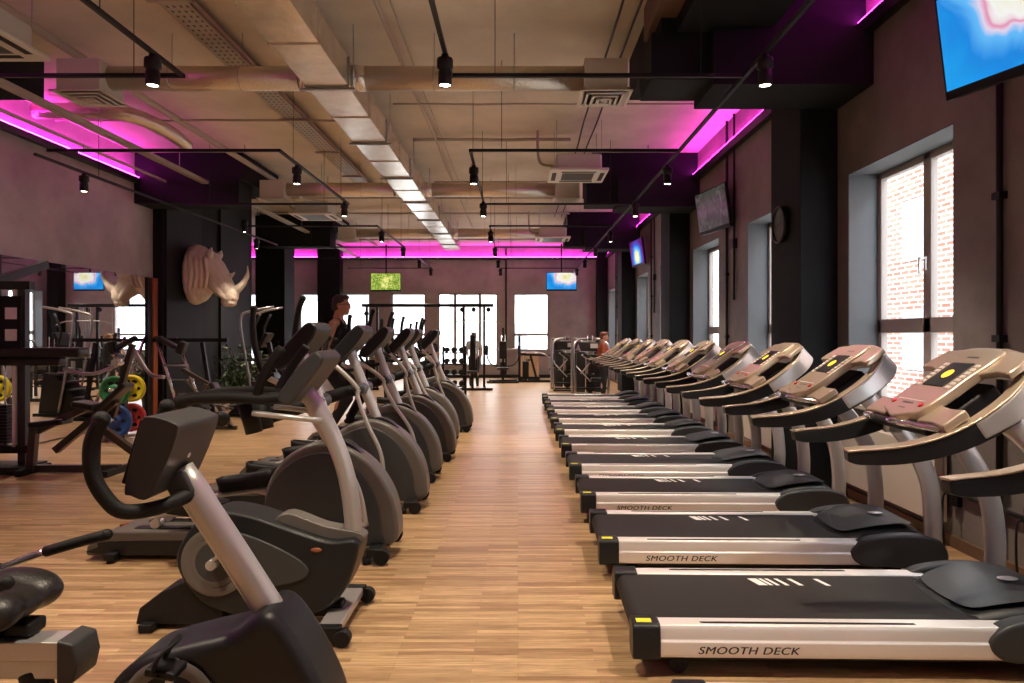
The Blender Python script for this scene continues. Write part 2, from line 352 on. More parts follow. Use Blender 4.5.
for i, (a, b_, z0, n_) in enumerate(WF):
    t = bpy.data.objects.new('window_%d' % (i+1+len(WINR)), None); COL.objects.link(t); t.location = (0, YF, 0); struct(t)
    f = MB(); y0, y1 = .05, .12
    f.box((a, y0, z0), (a+.07, y1, 3.27)); f.box((b_-.07, y0, z0), (b_, y1, 3.27)); f.box((a, y0, 3.20), (b_, y1, 3.27)); f.box((a, y0, z0), (b_, y1, z0+.07))
    if n_ == 3:
        for x in (a+.66, a+1.62): f.box((x-.05, y0, z0), (x+.05, y1, 3.27))
    else: f.box((a, y0, 1.62), (b_, y1, 1.71))
    f.build('window_frame', 'window_frame', t)
    MB().box((a+.06, .08, z0+.06), (b_-.06, .09, 3.21)).build('pane', 'glass', t)
# outside
struct(MB().box((3.8, -14, -1.2), (26, 60, -1.1)).build('yard_ground', 'yard'))
struct(MB().box((-30, 27.4, -1.2), (3.8, 60, -1.1)).build('street_ground', 'yard'))
t = thing('brick_building', 'sunlit red brick building seen through the right hand windows', 'building', (13, 0, -1.1))
MB().box((0, -10, 0), (5, 26, 13)).build('wall', 'brick_facade', t)
for k in range(7):
    for z in (1.6, 5.2):
        MB().box((-.05, -8+k*5, z), (.02, -6.4+k*5, z+2)).build('window', 'facade_window', t, bevel=.01)
for i, (x0, x1, yy, lab) in enumerate(((-24, -6.0, 44, 'pale apartment facade across the street, behind the left far windows'), (-4.6, 9, 47, 'pale apartment facade across the street, behind the right far windows'))):
    t = thing('apartment_building', lab, 'building', (x0, yy, -1.1))
    MB().box((0, 0, 0), (x1-x0, 6, 14)).build('wall', 'facade_pale', t)
    for k in range(int((x1-x0)/3.1)):
        for z in (1.6, 4.9, 8.2): MB().box((.9+k*3.1, -.06, z), (2.1+k*3.1, .02, z+1.9)).build('window', 'facade_window', t)
# mirror with wooden end frame
t = thing('wall_mirror', 'large frameless wall mirror on the left wall with brown wooden end post', 'mirror', (XL, 0, 0))
MB().box((.005, YB+.5, .03), (.03, 13.70, 2.77)).build('mirror_glass', 'mirror', t)
MB().box((0, 13.74, 0), (.10, 13.9, 2.77)).build('frame_post', 'wood_frame', t, bevel=.006)
MB().box((0, 13.60, 0), (.06, 13.74, 2.77)).build('edge_strip', 'black_metal', t)

# ---------------------------------------------------------------- ceiling services
# rectangular duct
t = thing('rectangular_duct', 'long rectangular metal air duct running down the hall under the ceiling', 'duct', (-2.11, 0, 4.4))
MB().box((-.235, -1, .0), (.235, 22.6, .31)).build('duct_body', 'galvanised', t)
for k in range(20):
    y = 1.0+k*1.12
    f = MB(); f.box((-.25, y, -.012), (.25, y+.035, .322)); f.build('flange', 'galvanised' if k % 2 else 'steel', t)
    if k % 2 == 0:
        h = MB(); h.box((-.30, y+.04, -.03), (.30, y+.07, -.008)); h.build('support_bar', 'steel', t)
        for x in (-.28, .28): h = MB(); h.cyl((x, y+.055, -.03), (x, y+.055, .7), .006, seg=6); h.build('hanger', 'steel', t)
# round cross ducts with their outlets
def diffuser(parent):
    q = MB(); q.mi = 0
    s = .29
    for k, r in enumerate((s, .215, .15, .09)):
        q.box((-r, -r, -.012*k), (r, -r+.028, -.012*k-.012)); q.box((-r, r-.028, -.012*k), (r, r, -.012*k-.012)); q.box((-r, -r, -.012*k), (-r+.028, r, -.012*k-.012)); q.box((r-.028, -r, -.012*k), (r, r, -.012*k-.012))
    q.box((-.04, -.04, -.05), (.04, .04, -.036)); q.box((-s+.01, -s+.01, 0), (s-.01, s-.01, .004)); q.build('grille', 'grille_white', parent, bevel=.002)
for i, y in enumerate((8.0, 14.1, 20.15)):
    for side, xa, xb in (('left', -2.35, -4.64), ('right', -1.87, .74)):
        t = thing('round_duct', 'foil wrapped round air duct branching %s from the big duct, %s from the camera' % (side, ORD[i]), 'duct', (0, y, 4.58), 0, 'round branch ducts')
        d = MB(); d.cyl((xa, 0, 0), (xb, 0, 0), .135, seg=24); d.build('duct_body', 'foil', t)
        c_ = MB(); sg = 1 if xb > xa else -1; c_.cyl((xa, 0, 0), (xa+sg*.14, 0, 0), .15, .14, seg=24); c_.build('collar', 'galvanised', t)
        for k in (.35, .7):
            x = xa+(xb-xa)*k; r = MB(); r.cyl((x, 0, .135), (x, 0, .52), .005, seg=6); r.tube([(x, .14*math.cos(a*PI/6), .14*math.sin(a*PI/6)) for a in range(13)], .006, 1, 6); r.build('hanger', 'steel', t)
        b_ = thing('air_diffuser', 'square louvred air outlet box at the %s end of the %s round duct' % (side, ORD[i]), 'vent', (xb+sg*.24, y, 4.36), 0, 'square air outlets')
        MB().box((-.24, -.24, 0), (.24, .24, .36)).build('plenum_box', 'unit_white', b_, bevel=.005); diffuser(b_)
# ceiling air conditioning cassettes
for (x, y, lab) in ((-4.95, 6.25, 'white ceiling cassette air conditioner at the top left'), (.98, 11.6, 'white ceiling cassette air conditioner above the right aisle, nearer'), (-4.5, 15.6, 'white ceiling cassette air conditioner in front of the left dark wall'), (.95, 19.3, 'white ceiling cassette air conditioner above the right aisle, farther')):
    t = thing('ceiling_air_conditioner', lab, 'air conditioner', (x, y, 4.27), 0, 'ceiling cassette air conditioners')
    MB().box((-.47, -.47, 0), (.47, .47, .045)).build('face_panel', 'grille_white', t, bevel=.012)
    b_ = MB(); b_.box((-.37, -.37, .045), (.37, .37, .30)); b_.build('housing', 'unit_white', t, bevel=.04)
    g_ = MB(); g_.box((-.26, -.26, -.004), (.26, .26, .002))
    g_.build('intake_grille', 'grey_plastic', t)
    s_ = MB()
    for q in (-1, 1): s_.box((-.28, q*.34-.035, -.003), (.28, q*.34+.035, .003)); s_.box((q*.39-.035, -.28, -.003), (q*.39+.035, .28, .003))
    s_.build('air_slot', 'black_plastic', t)
    for a in (-1, 1):
        for b2 in (-1, 1): r = MB(); r.cyl((a*.36, b2*.36, .3), (a*.36, b2*.36, .83), .006, seg=6); r.build('hanger', 'steel', t)
    p = MB(); p.tube([(-.37, .1, .2), (-.6, .1, .25), (-.65, .1, .5), (-.65, .1, .8)], .025, 5, 8); p.build('pipe', 'pipe_beige', t)
# perforated tray, channel and pipes
def oneobj(name, mb, m_, label, cat, group=None, bevel=0): return tag(mb.build(name, m_, bevel=bevel), label, cat, group)
t = thing('cable_tray', 'wide perforated beige cable tray under the ceiling left of the duct', 'cable tray', (-3.4, 0, 4.93))
d = MB(); d.box((-.16, 2, 0), (.16, 16.5, .008)); d.box((-.16, 2, 0), (-.15, 16.5, .07)); d.box((.15, 2, 0), (.16, 16.5, .07)); d.mi = 1
for k in range(110):
    y = 4+k*.11
    for x in (-.1, -.035, .035, .1): d.box((x-.011, y, -.002), (x+.011, y+.04, .0))
d.build('tray', ['tray_beige', 'dark_print'], t)
for k in range(8): MB().box((-.22, 3+k*1.9, -.03), (.22, 3.05+k*1.9, -.003)).build('bracket', 'tray_beige', t)
t = thing('cable_channel', 'long beige cable channel running along the left side under the ceiling', 'cable tray', (-5.9, 0, 4.5))
MB().box((-.06, 2, 0), (.06, 26, .06)).build('channel', 'tray_beige', t)
for k in range(10): MB().cyl((0, 3+k*2.3, .05), (0, 3+k*2.3, .6), .006, seg=6).build('hanger', 'steel', t)
P = [(-6.65, 'thin beige conduit beside the left magenta ledge', .025, 4.55, 2, 13.8, 'pipe_beige'), (-5.15, 'thick beige pipe along the ceiling left of the cable tray', .05, 4.92, 2, 26, 'pipe_beige'),
     (-1.42, 'thin pipe along the ceiling just right of the big duct', .02, 5.0, 2, 22, 'pipe_beige'), (-1.30, 'thinner pipe beside the pipe right of the big duct', .012, 5.03, 2, 18, 'pipe_beige'),
     (1.05, 'bent dark cable along the ceiling above the aisle', .014, 5.03, 2, 20, 'trim_black'), (1.24, 'dark cable along the ceiling close to the black soffit', .014, 5.03, 2, 20, 'trim_black')]
for x, lab, r, z, y0, y1, m_ in P:
    q = MB(); q.tube([(x+random.uniform(-.02, .02), y0+(y1-y0)*k/10, z) for k in range(11)], r, 3, 8); oneobj('ceiling_pipe', q, m_, lab, 'pipe', 'pipes under the ceiling')
for i, (y, x0, x1, z, r) in enumerate(((8.7, -4.8, 1.4, 4.72, .02), (10.1, -1.8, 3.3, 4.98, .014), (10.6, -7.0, -2.4, 4.9, .018), (12.0, -1.8, .9, 5.0, .03), (15.1, -1.8, 2.5, 4.95, .02), (16.6, -7, 1.4, 4.9, .02), (19.0, -7, 1.4, 4.95, .025), (22.4, -7, 2.8, 4.85, .03), (24.5, -9, 3.2, 5.0, .03))):
    q = MB(); q.tube([(x0+(x1-x0)*k/8, y+random.uniform(-.02, .02), z) for k in range(9)], r, 3, 8)
    oneobj('cross_pipe', q, 'pipe_beige', 'pipe crossing under the ceiling, %s crossing pipe from the camera' % ORD[i], 'pipe', 'pipes crossing the hall')
q = MB(); q.tube([(-6.9, 10.0, 4.85), (-6.1, 10.0, 4.85), (-5.6, 10.15, 4.83), (-5.42, 10.8, 4.8), (-5.40, 11.4, 4.75)], .11, 6, 16); oneobj('bent_duct', q, 'foil', 'round duct with a bend beside the left magenta ledge', 'duct')
# lighting tracks and spotlights
TX = (-3.0, -.6, 2.03); ZT = 3.97
def bar(mb, a, b_): mb.box((min(a[0], b_[0])-.017, min(a[1], b_[1])-.017, ZT-.017), (max(a[0], b_[0])+.017, max(a[1], b_[1])+.017, ZT+.017))
ya, yb_ = [6.26, 12.4, 18.5, 24.3], [8.8, 14.9, 21.1]
rows = sorted(ya+yb_)
def track(lab, segs):
    r = bpy.data.objects.new('lighting_track', None); COL.objects.link(r); tag(r, lab, 'lighting track', 'black lighting tracks')
    for a, b_ in segs: t = MB(); bar(t, a, b_); t.build('rail', 'black_metal', r)
    for a, b_ in segs:
        for k in (.15, .85):
            x = a[0]+(b_[0]-a[0])*k; y = a[1]+(b_[1]-a[1])*k; zc_ = 4.04 if (abs(x) > 1.2 and any(c-.7 < y < c+1.4 for c in COLY)) else ZC; t = MB(); t.cyl((x, y, ZT), (x, y, zc_), .004, seg=5); t.build('hanger', 'black_metal', r)
    return r
track('long black lighting track above the treadmill consoles', [((2.03, -2), (2.03, 26.5))])
for i in range(4):
    y0 = -2 if i == 0 else yb_[i-1]; y1 = ya[i]
    sg = [((-.6, y0), (-.6, y1)), ((-.6, y1), (2.03, y1))]+([] if i == 0 else [((-.6, y0), (2.03, y0))])
    track('black lighting track loop over the aisle, %s from the camera' % ORD[i], sg)
    sg = [((-3.0, y0), (-3.0, y1)), ((-5.9, y1), (-3.0, y1))]+([] if i == 0 else [((-5.9, y0), (-3.0, y0))])
    track('black lighting track loop left of the big duct, %s from the camera' % ORD[i], sg)
track('thin lighting track along the left dark wall', [((-6.2, 9.0), (-6.2, 18.0))])
spot = thing('spotlight', '', 'spotlight', (0, 0, ZT), 0, 'black cylindrical track spotlights')
a_ = MB(); a_.lathe([(0, -.017), (.03, -.017), (.03, -.05), (0, -.05)], 10); a_.build('mount', 'black_metal', spot)
a_ = MB(); a_.lathe([(0, -.05), (.062, -.05), (.066, -.06), (.066, -.125), (.05, -.14), (.05, -.155), (.056, -.16), (.056, -.27), (.050, -.275), (.046, -.262), (0, -.262)], 24); a_.build('lamp_body', 'black_metal', spot)
a_ = MB(); a_.lathe([(0, -.266), (.045, -.266)], 20); a_.build('lens', 'lamp_face', spot)
ld = bpy.data.lights.new('spot_lamp', 'SPOT'); ld.energy = SPOT_W; ld.color = SPOT_COL; ld.spot_size = math.radians(92); ld.spot_blend = .75; ld.shadow_soft_size = .045
lo = bpy.data.objects.new('spot_lamp', ld); COL.objects.link(lo); lo.parent = spot; lo.location = (0, 0, -.285)
first = True
for xi, x in enumerate(TX):
    for yi, y in enumerate((-1.5, 2.6, 5.75, 9.5, 12.1, 15.4, 18.3, 21.3, 24.1)):  # two rows nearest the camera are out of view, added to light the foreground
        o = spot if first else copy_tree(spot); first = False
        o.location = (x, y, ZT)
        nm = ('above the elliptical trainers', 'above the centre aisle', 'above the treadmill consoles')[xi]
        o['label'] = 'black track spotlight %s, %s from the camera position' % (nm, ORD[yi])
for yi, y in enumerate((10.0, 12.9, 16.6)):
    o = copy_tree(spot); o.location = (-5.45 if yi == 1 else -6.2, y if yi != 1 else 13.95, ZT); o['label'] = 'black track spotlight beside the left wall, %s from the camera' % ORD[yi]  # middle lamp is placed off the track to brighten the rhino head

# ---------------------------------------------------------------- wall-mounted things
def tv(label, c, rz, tilt, pic, w_=1.1, pole=None, arm=True):
    """c: screen centre; faces local -y"""
    t = thing('television', label, 'television', c, rz); h_ = w_*.5625
    M = Matrix.Rotation(tilt, 4, 'X')
    b_ = MB(); b_.box((-w_/2-.02, 0, -h_/2-.06), (w_/2+.02, .05, h_/2+.02), M); b_.build('casing', 'black_plastic', t, bevel=.006)
    s_ = MB().box((-w_/2, -.004, -h_/2), (w_/2, .0, h_/2)); s_ = s_.build('screen', pic, t); s_.rotation_euler = (tilt, 0, 0)
    if pole: MB().box((-.025, .06, 0), (.025, .11, pole)).build('mounting_pole', 'black_metal', t); MB().box((-.15, .05, -.12), (.15, .07, .12)).build('bracket', 'black_metal', t)
    elif arm: q = MB(); q.box((-.12, .04, -.12), (.12, .06, .12)); q.box((-.03, .05, -.03), (.03, arm, .03)); q.build('bracket', 'black_metal', t)
    return t
tv('large television with blue flower picture on the right wall, top right corner', (3.08, 4.28, 3.63), -PI/2-math.radians(-18)-PI*0, math.radians(9), 'picture_blue', arm=.2)
tv('television with grey collage picture on the right wall above the treadmills', (3.15, 11.4, 3.70), -PI/2+math.radians(9), math.radians(8), 'picture_grey', arm=.22)
tv('small dark television with blue lower picture, farther on the right wall', (3.15, 18.6, 3.85), -PI/2+math.radians(7), math.radians(8), 'picture_dusk', arm=.22)
tv('hanging television with blue flower picture before the far wall', (1.63, 26.2, 3.67), 0, 0, 'picture_blue', pole=1.4)
tv('hanging television with green landscape picture before the far wall', (-4.95, 26.2, 3.65), 0, 0, 'picture_green', pole=1.4)
t = thing('wall_clock', 'round wall clock with black rim on the side of the dark column', 'clock', (3.0, 7.95, 2.90), -PI/2)
M = Matrix.Rotation(PI/2, 4, 'X')
a_ = MB(); a_.lathe([(0, 0), (.20, 0), (.21, .02), (.21, .05), (.185, .055), (.18, .03)], 36, M); a_.build('rim', 'black_plastic', t)
a_ = MB(); a_.lathe([(0, .03), (.18, .03)], 36, M); a_.build('dial', 'reveal', t)
a_ = MB(); a_.cbox((.03, -.034, .05), (.012, .003, .12), (0, .5, 0)); a_.cbox((-.05, -.036, .0), (.010, .003, .15), (0, 1.3, 0)); a_.build('hands', 'black_plastic', t)
# conduits down the right wall
for i, y in enumerate((4.9, 11.3, 17.7, 24.1)):
    q = MB(); q.cyl((XR-.03, y, .09), (XR-.03, y, ZC), .022, seg=8); q.cyl((XR-.03, y-.38, 2.2 if i else .3), (XR-.03, y-.38, ZC), .018, seg=8)
    for z in (.6, 1.6, 2.6, 3.6): q.box((XR-.06, y-.04, z), (XR, y+.04, z+.05))
    q.box((XR-.07, y-.45, 3.0), (XR, y-.3, 3.15)); oneobj('wall_conduit', q, 'black_metal', 'black conduit pair down the right wall, %s from the camera' % ORD[i], 'conduit', 'conduits on the right wall')
q = MB(); q.tube([(-.46, YF-.03, .2), (-.46, YF-.03, 2.5), (-.46, YF-.03, 5.0)], .03, 2, 8); oneobj('wall_conduit', q, 'black_metal', 'thin conduit on the far wall between two windows', 'conduit')
# radiators and cables below the windows
for i, (y0, y1, lab) in enumerate(((5.5, 7.1, 'cream panel radiator under the nearest window in view'), (8.75, 10.2, 'cream panel radiator under the window behind the dark column'), (11.95, 13.5, 'cream panel radiator under the third window'))):
    t = thing('radiator', lab, 'radiator', (XR, y0, .18), 0, 'radiators under the right windows'); L_ = y1-y0
    MB().box((-.13, 0, 0), (-.11, L_, .58)).build('front_panel', 'radiator', t, bevel=.006)
    r = MB(); [r.box((-.11, k*.08+.02, .03), (-.05, k*.08+.03, .55)) for k in range(int(L_/.08))]; r.box((-.05, 0, 0), (-.03, L_, .56)); r.build('fins', 'radiator', t)
    r = MB(); r.box((-.13, 0, .58), (-.03, L_, .59)); r.cyl((-.08, -.02, .05), (-.08, -.02, -.18), .012, seg=8); r.cyl((-.08, -.02, .05), (-.08, .02, .05), .012, seg=8); r.cbox((-.015, .1, .5), (.03, .04, .06)); r.cbox((-.015, L_-.1, .5), (.03, .04, .06)); r.build('top_grille', 'radiator', t)
q = MB(); q.tube([(XR-.03, 2, .42), (XR-.03, 7.4, .44)], .018, 1, 8); oneobj('wall_cable', q, 'black_metal', 'black cable pipe running low along the right wall', 'cable')
for i, y in enumerate((4.6, 5.4, 7.0, 8.6)):
    t = thing('power_socket', 'black power socket with plug low on the right wall, %s from the camera' % ORD[i], 'socket', (XR, y, .42), 0, 'power sockets low on the right wall')
    MB().box((-.045, -.05, -.09), (0, .05, .09)).build('socket_box', 'black_plastic', t, bevel=.006)
    r = MB(); r.cyl((-.045, 0, .02), (-.09, 0, .02), .022, seg=10); r.tube([(-.09, 0, .02), (-.12, 0, -.02), (-.12, .01, -.2), (-.1, .02, -.41)], .008, 5, 6); r.build('plug', 'rubber', t)
# ---------------------------------------------------------------- treadmills
def text_obj(s, size, mtl, parent, loc, rot, shear=0, sx=1.0, ext=.0008):
    c = bpy.data.curves.new('lettering', 'FONT'); c.body = s; c.size = size; c.shear = shear; c.extrude = ext; c.align_x = 'LEFT'; c.space_character = 1.08
    c.offset = 0.0; c.materials.append(MATS[mtl]); o0 = bpy.data.objects.new('lettering_curve', c); COL.objects.link(o0); bpy.context.view_layer.update(); me = bpy.data.meshes.new_from_object(o0.evaluated_get(bpy.context.evaluated_depsgraph_get())); bpy.data.objects.remove(o0); me.name = 'lettering'; n_ = len(me.vertices)
    bm = bmesh.new(); bm.from_mesh(me); bm2 = bm.copy(); bmesh.ops.translate(bm2, verts=bm2.verts, vec=(size*.03, 0, 0)); me2 = bpy.data.meshes.new('t'); bm2.to_mesh(me2); bm.from_mesh(me2); bm.to_mesh(me); bm.free(); bm2.free(); bpy.data.meshes.remove(me2)
    o = bpy.data.objects.new('lettering', me); COL.objects.link(o)
    o.location = loc; o.rotation_euler = rot; o.scale = (sx, 1, 1); o.parent = parent; return o
def make_treadmill():
    t = thing('treadmill', '', 'treadmill', (0, 0, 0), 0, 'treadmills in a row on the right')
    for s in (-1, 1):
        # side rail profile in (y,z), extruded along x
        P = [(.455, .100), (.462, .120), (.462, .175), (.452, .185), (.452, .232), (.440, .252), (.345, .252), (.338, .244), (.338, .20), (.40, .18), (.40, .10)]
        m = MB(); m.prism([(s*a, z) for a, z in P], .10, 1.80, 'x'); r = m.build('side_rail', 'rail_metal', t, bevel=.004)
        q = MB(); q.prism(smooth_poly([(.36, s*.408), (.40, s*.417), (1.28, s*.417), (1.32, s*.408), (1.28, s*.399), (.40, s*.399)], 3), .2505, .2545, 'z'); q.build('foot_grip', 'rubber', r)
        P = [(.445, .085), (.470, .100), (.470, .19), (.462, .245), (.440, .262), (.345, .262), (.330, .25), (.330, .12), (.36, .085)]
        m = MB(); m.prism([(s*a, z) for a, z in P], -.01, .125, 'x'); c = m.build('end_cap', 'dark_plastic', t, bevel=.014, bseg=3)
        if s < 0: MB().box((.012, -.437, .2615), (.085, -.388, .2635)).build('warning_label', 'yellow_label', c)
    text_obj('SMOOTH DECK', .050, 'dark_print', t, (.30, -.4625, .122), (PI/2, 0, 0), .25, 1.28)
    m = MB(); th = [(.055*math.cos(a*PI/10+PI/2)+.055, .19+.055*math.sin(a*PI/10+PI/2)) for a in range(11)]
    m.prism(th+[(1.72, .135), (1.72, .245)], -.335, .335); m.build('running_belt', 'belt', t)
    m = MB()
    for k, (x, wd) in enumerate(((0, .052), (.062, .020), (.098, .020), (.150, .022), (.225, .026), (.375, .026))):
        m.add([(.78+x, .16, .2462), (.78+x+wd, .16, .2462), (.745+x+wd, .275, .2462), (.745+x, .275, .2462)], [(0, 1, 2, 3)])
    m.build('belt_print', 'white_print', t)
    m = MB(); m.box((.08, -.40, .07), (2.15, .40, .13)); m.build('deck_frame', 'black_metal', t)
    for s in (-1, 1):
        for x in (.22, 2.0): m = MB(); m.cyl((x, s*.34, .045), (x, s*.40, .045), .045); m.box((x-.03, s*.36-.01, .04), (x+.03, s*.36+.01, .09)); m.build('wheel' if x > 1 else 'foot', 'rubber', t)
    # motor cover: cross sections along x
    secs = [(1.64, .34, .242, .004), (1.70, .345, .262, .012), (1.80, .37, .295, .02), (1.92, .39, .325, .03), (2.06, .40, .343, .035), (2.20, .39, .325, .04), (2.30, .37, .25, .04), (2.34, .34, .16, .02)]
    vs = []; fs = []; k = 15
    for x, wy, zt, cr in secs:
        for j in range(k):
            u = -1+2*j/(k-1); vs.append((x+(.10*(1-abs(u)**2) if x < 1.8 else .02)*0+(-.0 if x > 1.8 else .16*abs(u)**2.0*0), wy*u, zt-(.02+cr)*abs(u)**3 if abs(u) < .999 else .14))
    for i in range(len(secs)-1):
        for j in range(k-1): fs.append((i*k+j, i*k+j+1, (i+1)*k+j+1, (i+1)*k+j))
    m = MB(); m.add(vs, fs, True); m.build('motor_cover', 'dark_plastic', t, subsurf=1)
    # raised shield on the cover with its oval badge
    m = MB(); S_ = [(1.66, .16), (1.84, .20), (2.10, .17)]
    pts = [(1.70, -.20), (1.70, .20), (1.84, .29), (2.05, .31), (2.20, .22), (2.20, -.22), (2.05, -.31), (1.84, -.29)]
    def zc(x):
        for (a, _, za, _), (b_, _, zb, _) in zip(secs, secs[1:]):
            if a <= x <= b_: return za+(zb-za)*(x-a)/(b_-a)
        return .2
    vs = [(1.95, 0, zc(1.95)+.012)]+[(x, y, zc(x)+.010-.05*abs(y)**2) for x, y in smooth_poly(pts, 4)]
    m.add(vs, [(0, i, i+1) for i in range(1, len(vs)-1)]+[(0, len(vs)-1, 1)], True); m.build('cover_shield', 'grey_plastic', t)
    m = MB(); m.ball((2.04, -.02, .353), (.055, .035, .006)); m.build('badge', 'silver_paint', t)
    for s in (-1, 1):
        m = MB(); P = smooth_poly([(1.68, .19), (1.76, .265), (1.92, .30), (2.12, .305), (2.28, .265), (2.33, .14), (2.22, .09), (1.85, .085), (1.72, .115)], 4)
        m.prism(P, s*.375, s*.475); m.build('side_cover', 'grey_plastic', t, bevel=.022, bseg=3)
        m = MB(); m.tube([(2.24, s*.42, .20), (2.245, s*.42, .45), (2.20, s*.42, .72), (2.04, s*.41, 1.0), (1.80, s*.395, 1.24)], .062, 6, 16, .58, up=(0, 1, 0)); m.build('upright', 'silver_paint', t)
    # console ring with handrails
    A = [(1.04, -.37, 1.080), (1.10, -.375, 1.087), (1.28, -.39, 1.105), (1.46, -.405, 1.150), (1.62, -.415, 1.225), (1.78, -.41, 1.335), (1.89, -.37, 1.435), (1.955, -.27, 1.51), (1.98, -.12, 1.54)]
    full = A+[(1.983, 0, 1.544)]+[(x, -y, z) for x, y, z in A[::-1]]
    Nn = Vector((-math.sin(math.radians(42)), 0, math.cos(math.radians(42))))
    def ring(mb, pts, hs, w_, z0, z1):
        Q = catmull(pts, 6); n_ = len(Q); vs = []
        for i, p in enumerate(Q):
            t_ = (Q[min(i+1, n_-1)]-Q[max(i-1, 0)]).normalized(); u = (Nn-t_*Nn.dot(t_)).normalized(); sd = t_.cross(u)
            tt = i/(n_-1)*(len(pts)-1); k_ = min(int(tt), len(pts)-2); f_ = tt-k_; hh = hs[k_]*(1-f_)+hs[k_+1]*f_
            for a, b_ in ((-w_/2, z0), (w_/2, z0), (w_/2, z1), (-w_/2, z1)): vs.append(p+sd*a+u*b_*hh)
        fs = [(0, 1, 2, 3), tuple((n_-1)*4+q for q in (3, 2, 1, 0))]
        for i in range(n_-1):
            for j in range(4): fs.append((i*4+j, i*4+(j+1) % 4, (i+1)*4+(j+1) % 4, (i+1)*4+j))
        mb.add(vs, fs)
    for s in (-1, 1):
        a = [(x, s*-y if s > 0 else y, z) for x, y, z in A[:6]]; a = [(x, -y if s > 0 else y, z) for x, y, z in A[:6]]
        m = MB(); ring(m, a, [.55, .8, .95, 1.05, 1.2, 1.4], .066, -.085, 0); m.build('handrail', 'dark_plastic', t, bevel=.012, bseg=3)
    mid = A[4:]+[(1.983, 0, 1.544)]+[(x, -y, z) for x, y, z in A[::-1][:5]]
    n_m = len(mid); hs = [1.1+(.75*math.sin(PI*i/(n_m-1))) for i in range(n_m)]
    m = MB(); ring(m, mid, hs, .078, -.085, .002); m.build('console_frame', 'silver_paint', t, bevel=.014, bseg=3)
    m = MB(); ring(m, full, [1]*len(full), .076, .001, .012); m.build('top_trim', 'champagne', t, bevel=.004)
    # console face, in a tilted frame: d along the slope, y sideways, n out of it
    th = math.radians(35); M = Matrix(((math.cos(th), 0, -math.sin(th), 1.455), (0, 1, 0, 0), (math.sin(th), 0, math.cos(th), 1.21), (0, 0, 0, 1)))
    P = smooth_poly([(.02, -.10), (-.01, 0), (.02, .10), (.06, .19), (.22, .20), (.36, .19), (.50, .20), (.60, .17), (.62, 0), (.60, -.17), (.50, -.20), (.36, -.19), (.22, -.20), (.06, -.19)], 4)
    m = MB(); m.prism(P, -.035, .022, 'z'); pf = m.build('console_face', 'champagne', t, bevel=.012, bseg=3)
    for v in pf.data.vertices: v.co = M @ v.co
    def onface(name, mb, mt, par=pf, bevel=0):
        o = mb.build(name, mt, par, bevel=bevel)
        for v in o.data.vertices: v.co = M @ v.co
        return o
    onface('display', MB().box((.26, -.10, .02), (.47, .10, .028)), 'black_plastic', bevel=.004)
    m = MB(); m.lathe([(0, .0290), (.036, .0290)], 24, Matrix.Translation((.365, 0, 0))); onface('display_light', m, 'amber')
    m = MB()
    for s in (-1, 1):
        for k in range(7): m.box((.255+k*.031, s*.145-.018, .021), (.275+k*.031, s*.145+.018, .027))
    m.box((.13, -.14, .021), (.135, .14, .0235)); onface('key_pad', m, 'grille_white', bevel=.002)
    for s in (-1, 1): m = MB(); m.cyl((.10, s*.14, .02), (.10, s*.14, .030), .015, seg=16); onface('stop_button', m, 'red_plastic')
    m = MB(); m.box((.10, -.05, .0215), (.112, .06, .0228)); m.box((.06, -.03, .0215), (.066, .04, .0228)); m.box((.52, -.05, .0215), (.532, .05, .0228)); onface('face_print', m, 'dark_print')
    for s in (-1, 1):
        m = MB(); P = [(.40, s*.17), (.62, s*.17), (.60, s*.36), (.50, s*.40), (.43, s*.40), (.44, s*.30)]; m.prism(P if s > 0 else P[::-1], -.03, .008, 'z'); onface('web', m, 'champagne', t, bevel=.01); m = MB()
        P = [(.02, s*.17), (.17, s*.18), (.15, s*.30), (.16, s*.42), (.02, s*.42), (.03, s*.30)]; m.prism(P if s > 0 else P[::-1], -.06, -.012, 'z'); onface('web', m, 'champagne', t, bevel=.01)
    m = MB(); m.cbox((1.56, 0, 1.17), (.20, .62, .05)); m.cbox((1.80, 0, 1.28), (.28, .34, .10), (0, -th, 0)); m.build('tray', 'black_plastic', t, bevel=.02)
    for s in (-1, 1):
        m = MB(); m.lathe([(.048, 1.17), (.048, 1.08), (.0, 1.08)], 18, Matrix.Translation((1.56, s*.24, .02))); m.lathe([(.048, 1.17), (.056, 1.185), (.048, 1.19)], 18, Matrix.Translation((1.56, s*.24, .02))); m.build('cup_holder', 'steel', t)
        m = MB(); m.tube([(1.60, s*.40, 1.17), (1.48, s*.32, 1.19), (1.40, s*.22, 1.20), (1.38, s*.09, 1.205)], .017, 5, 10); m.build('pulse_grip', 'chrome', t)
    m = MB(); m.tube([(1.62, -.40, 1.15), (1.70, -.2, 1.12), (1.70, .2, 1.12), (1.62, .40, 1.15)], .03, 5, 12); m.build('crossbar', 'silver_paint', t); m = MB(); m.cyl((2.24, -.42, .16), (2.24, .42, .16), .03); m.build('crossbar', 'silver_paint', t)
    return t
tm = make_treadmill(); RZ = -math.radians(1.2)
TMY = [2.02+.46]+[3.36+.435+1.385*k for k in range(10)]
for i, y in enumerate(TMY):
    o = tm if i == 0 else copy_tree(tm)
    o.location = (.57 if i else .62, y if i else y-.07, 0); o.rotation_euler.z = RZ; o.scale = (1, .94, 1)
    o['label'] = ('grey treadmill mostly out of frame, its handrail entering at the right edge' if i == 0 else
        'silver railed treadmill nearest in full view, whole SMOOTH DECK lettering largest' if i == 1 else
        'silver railed treadmill, %s in the row counting those with visible decks' % ORD[i-1])

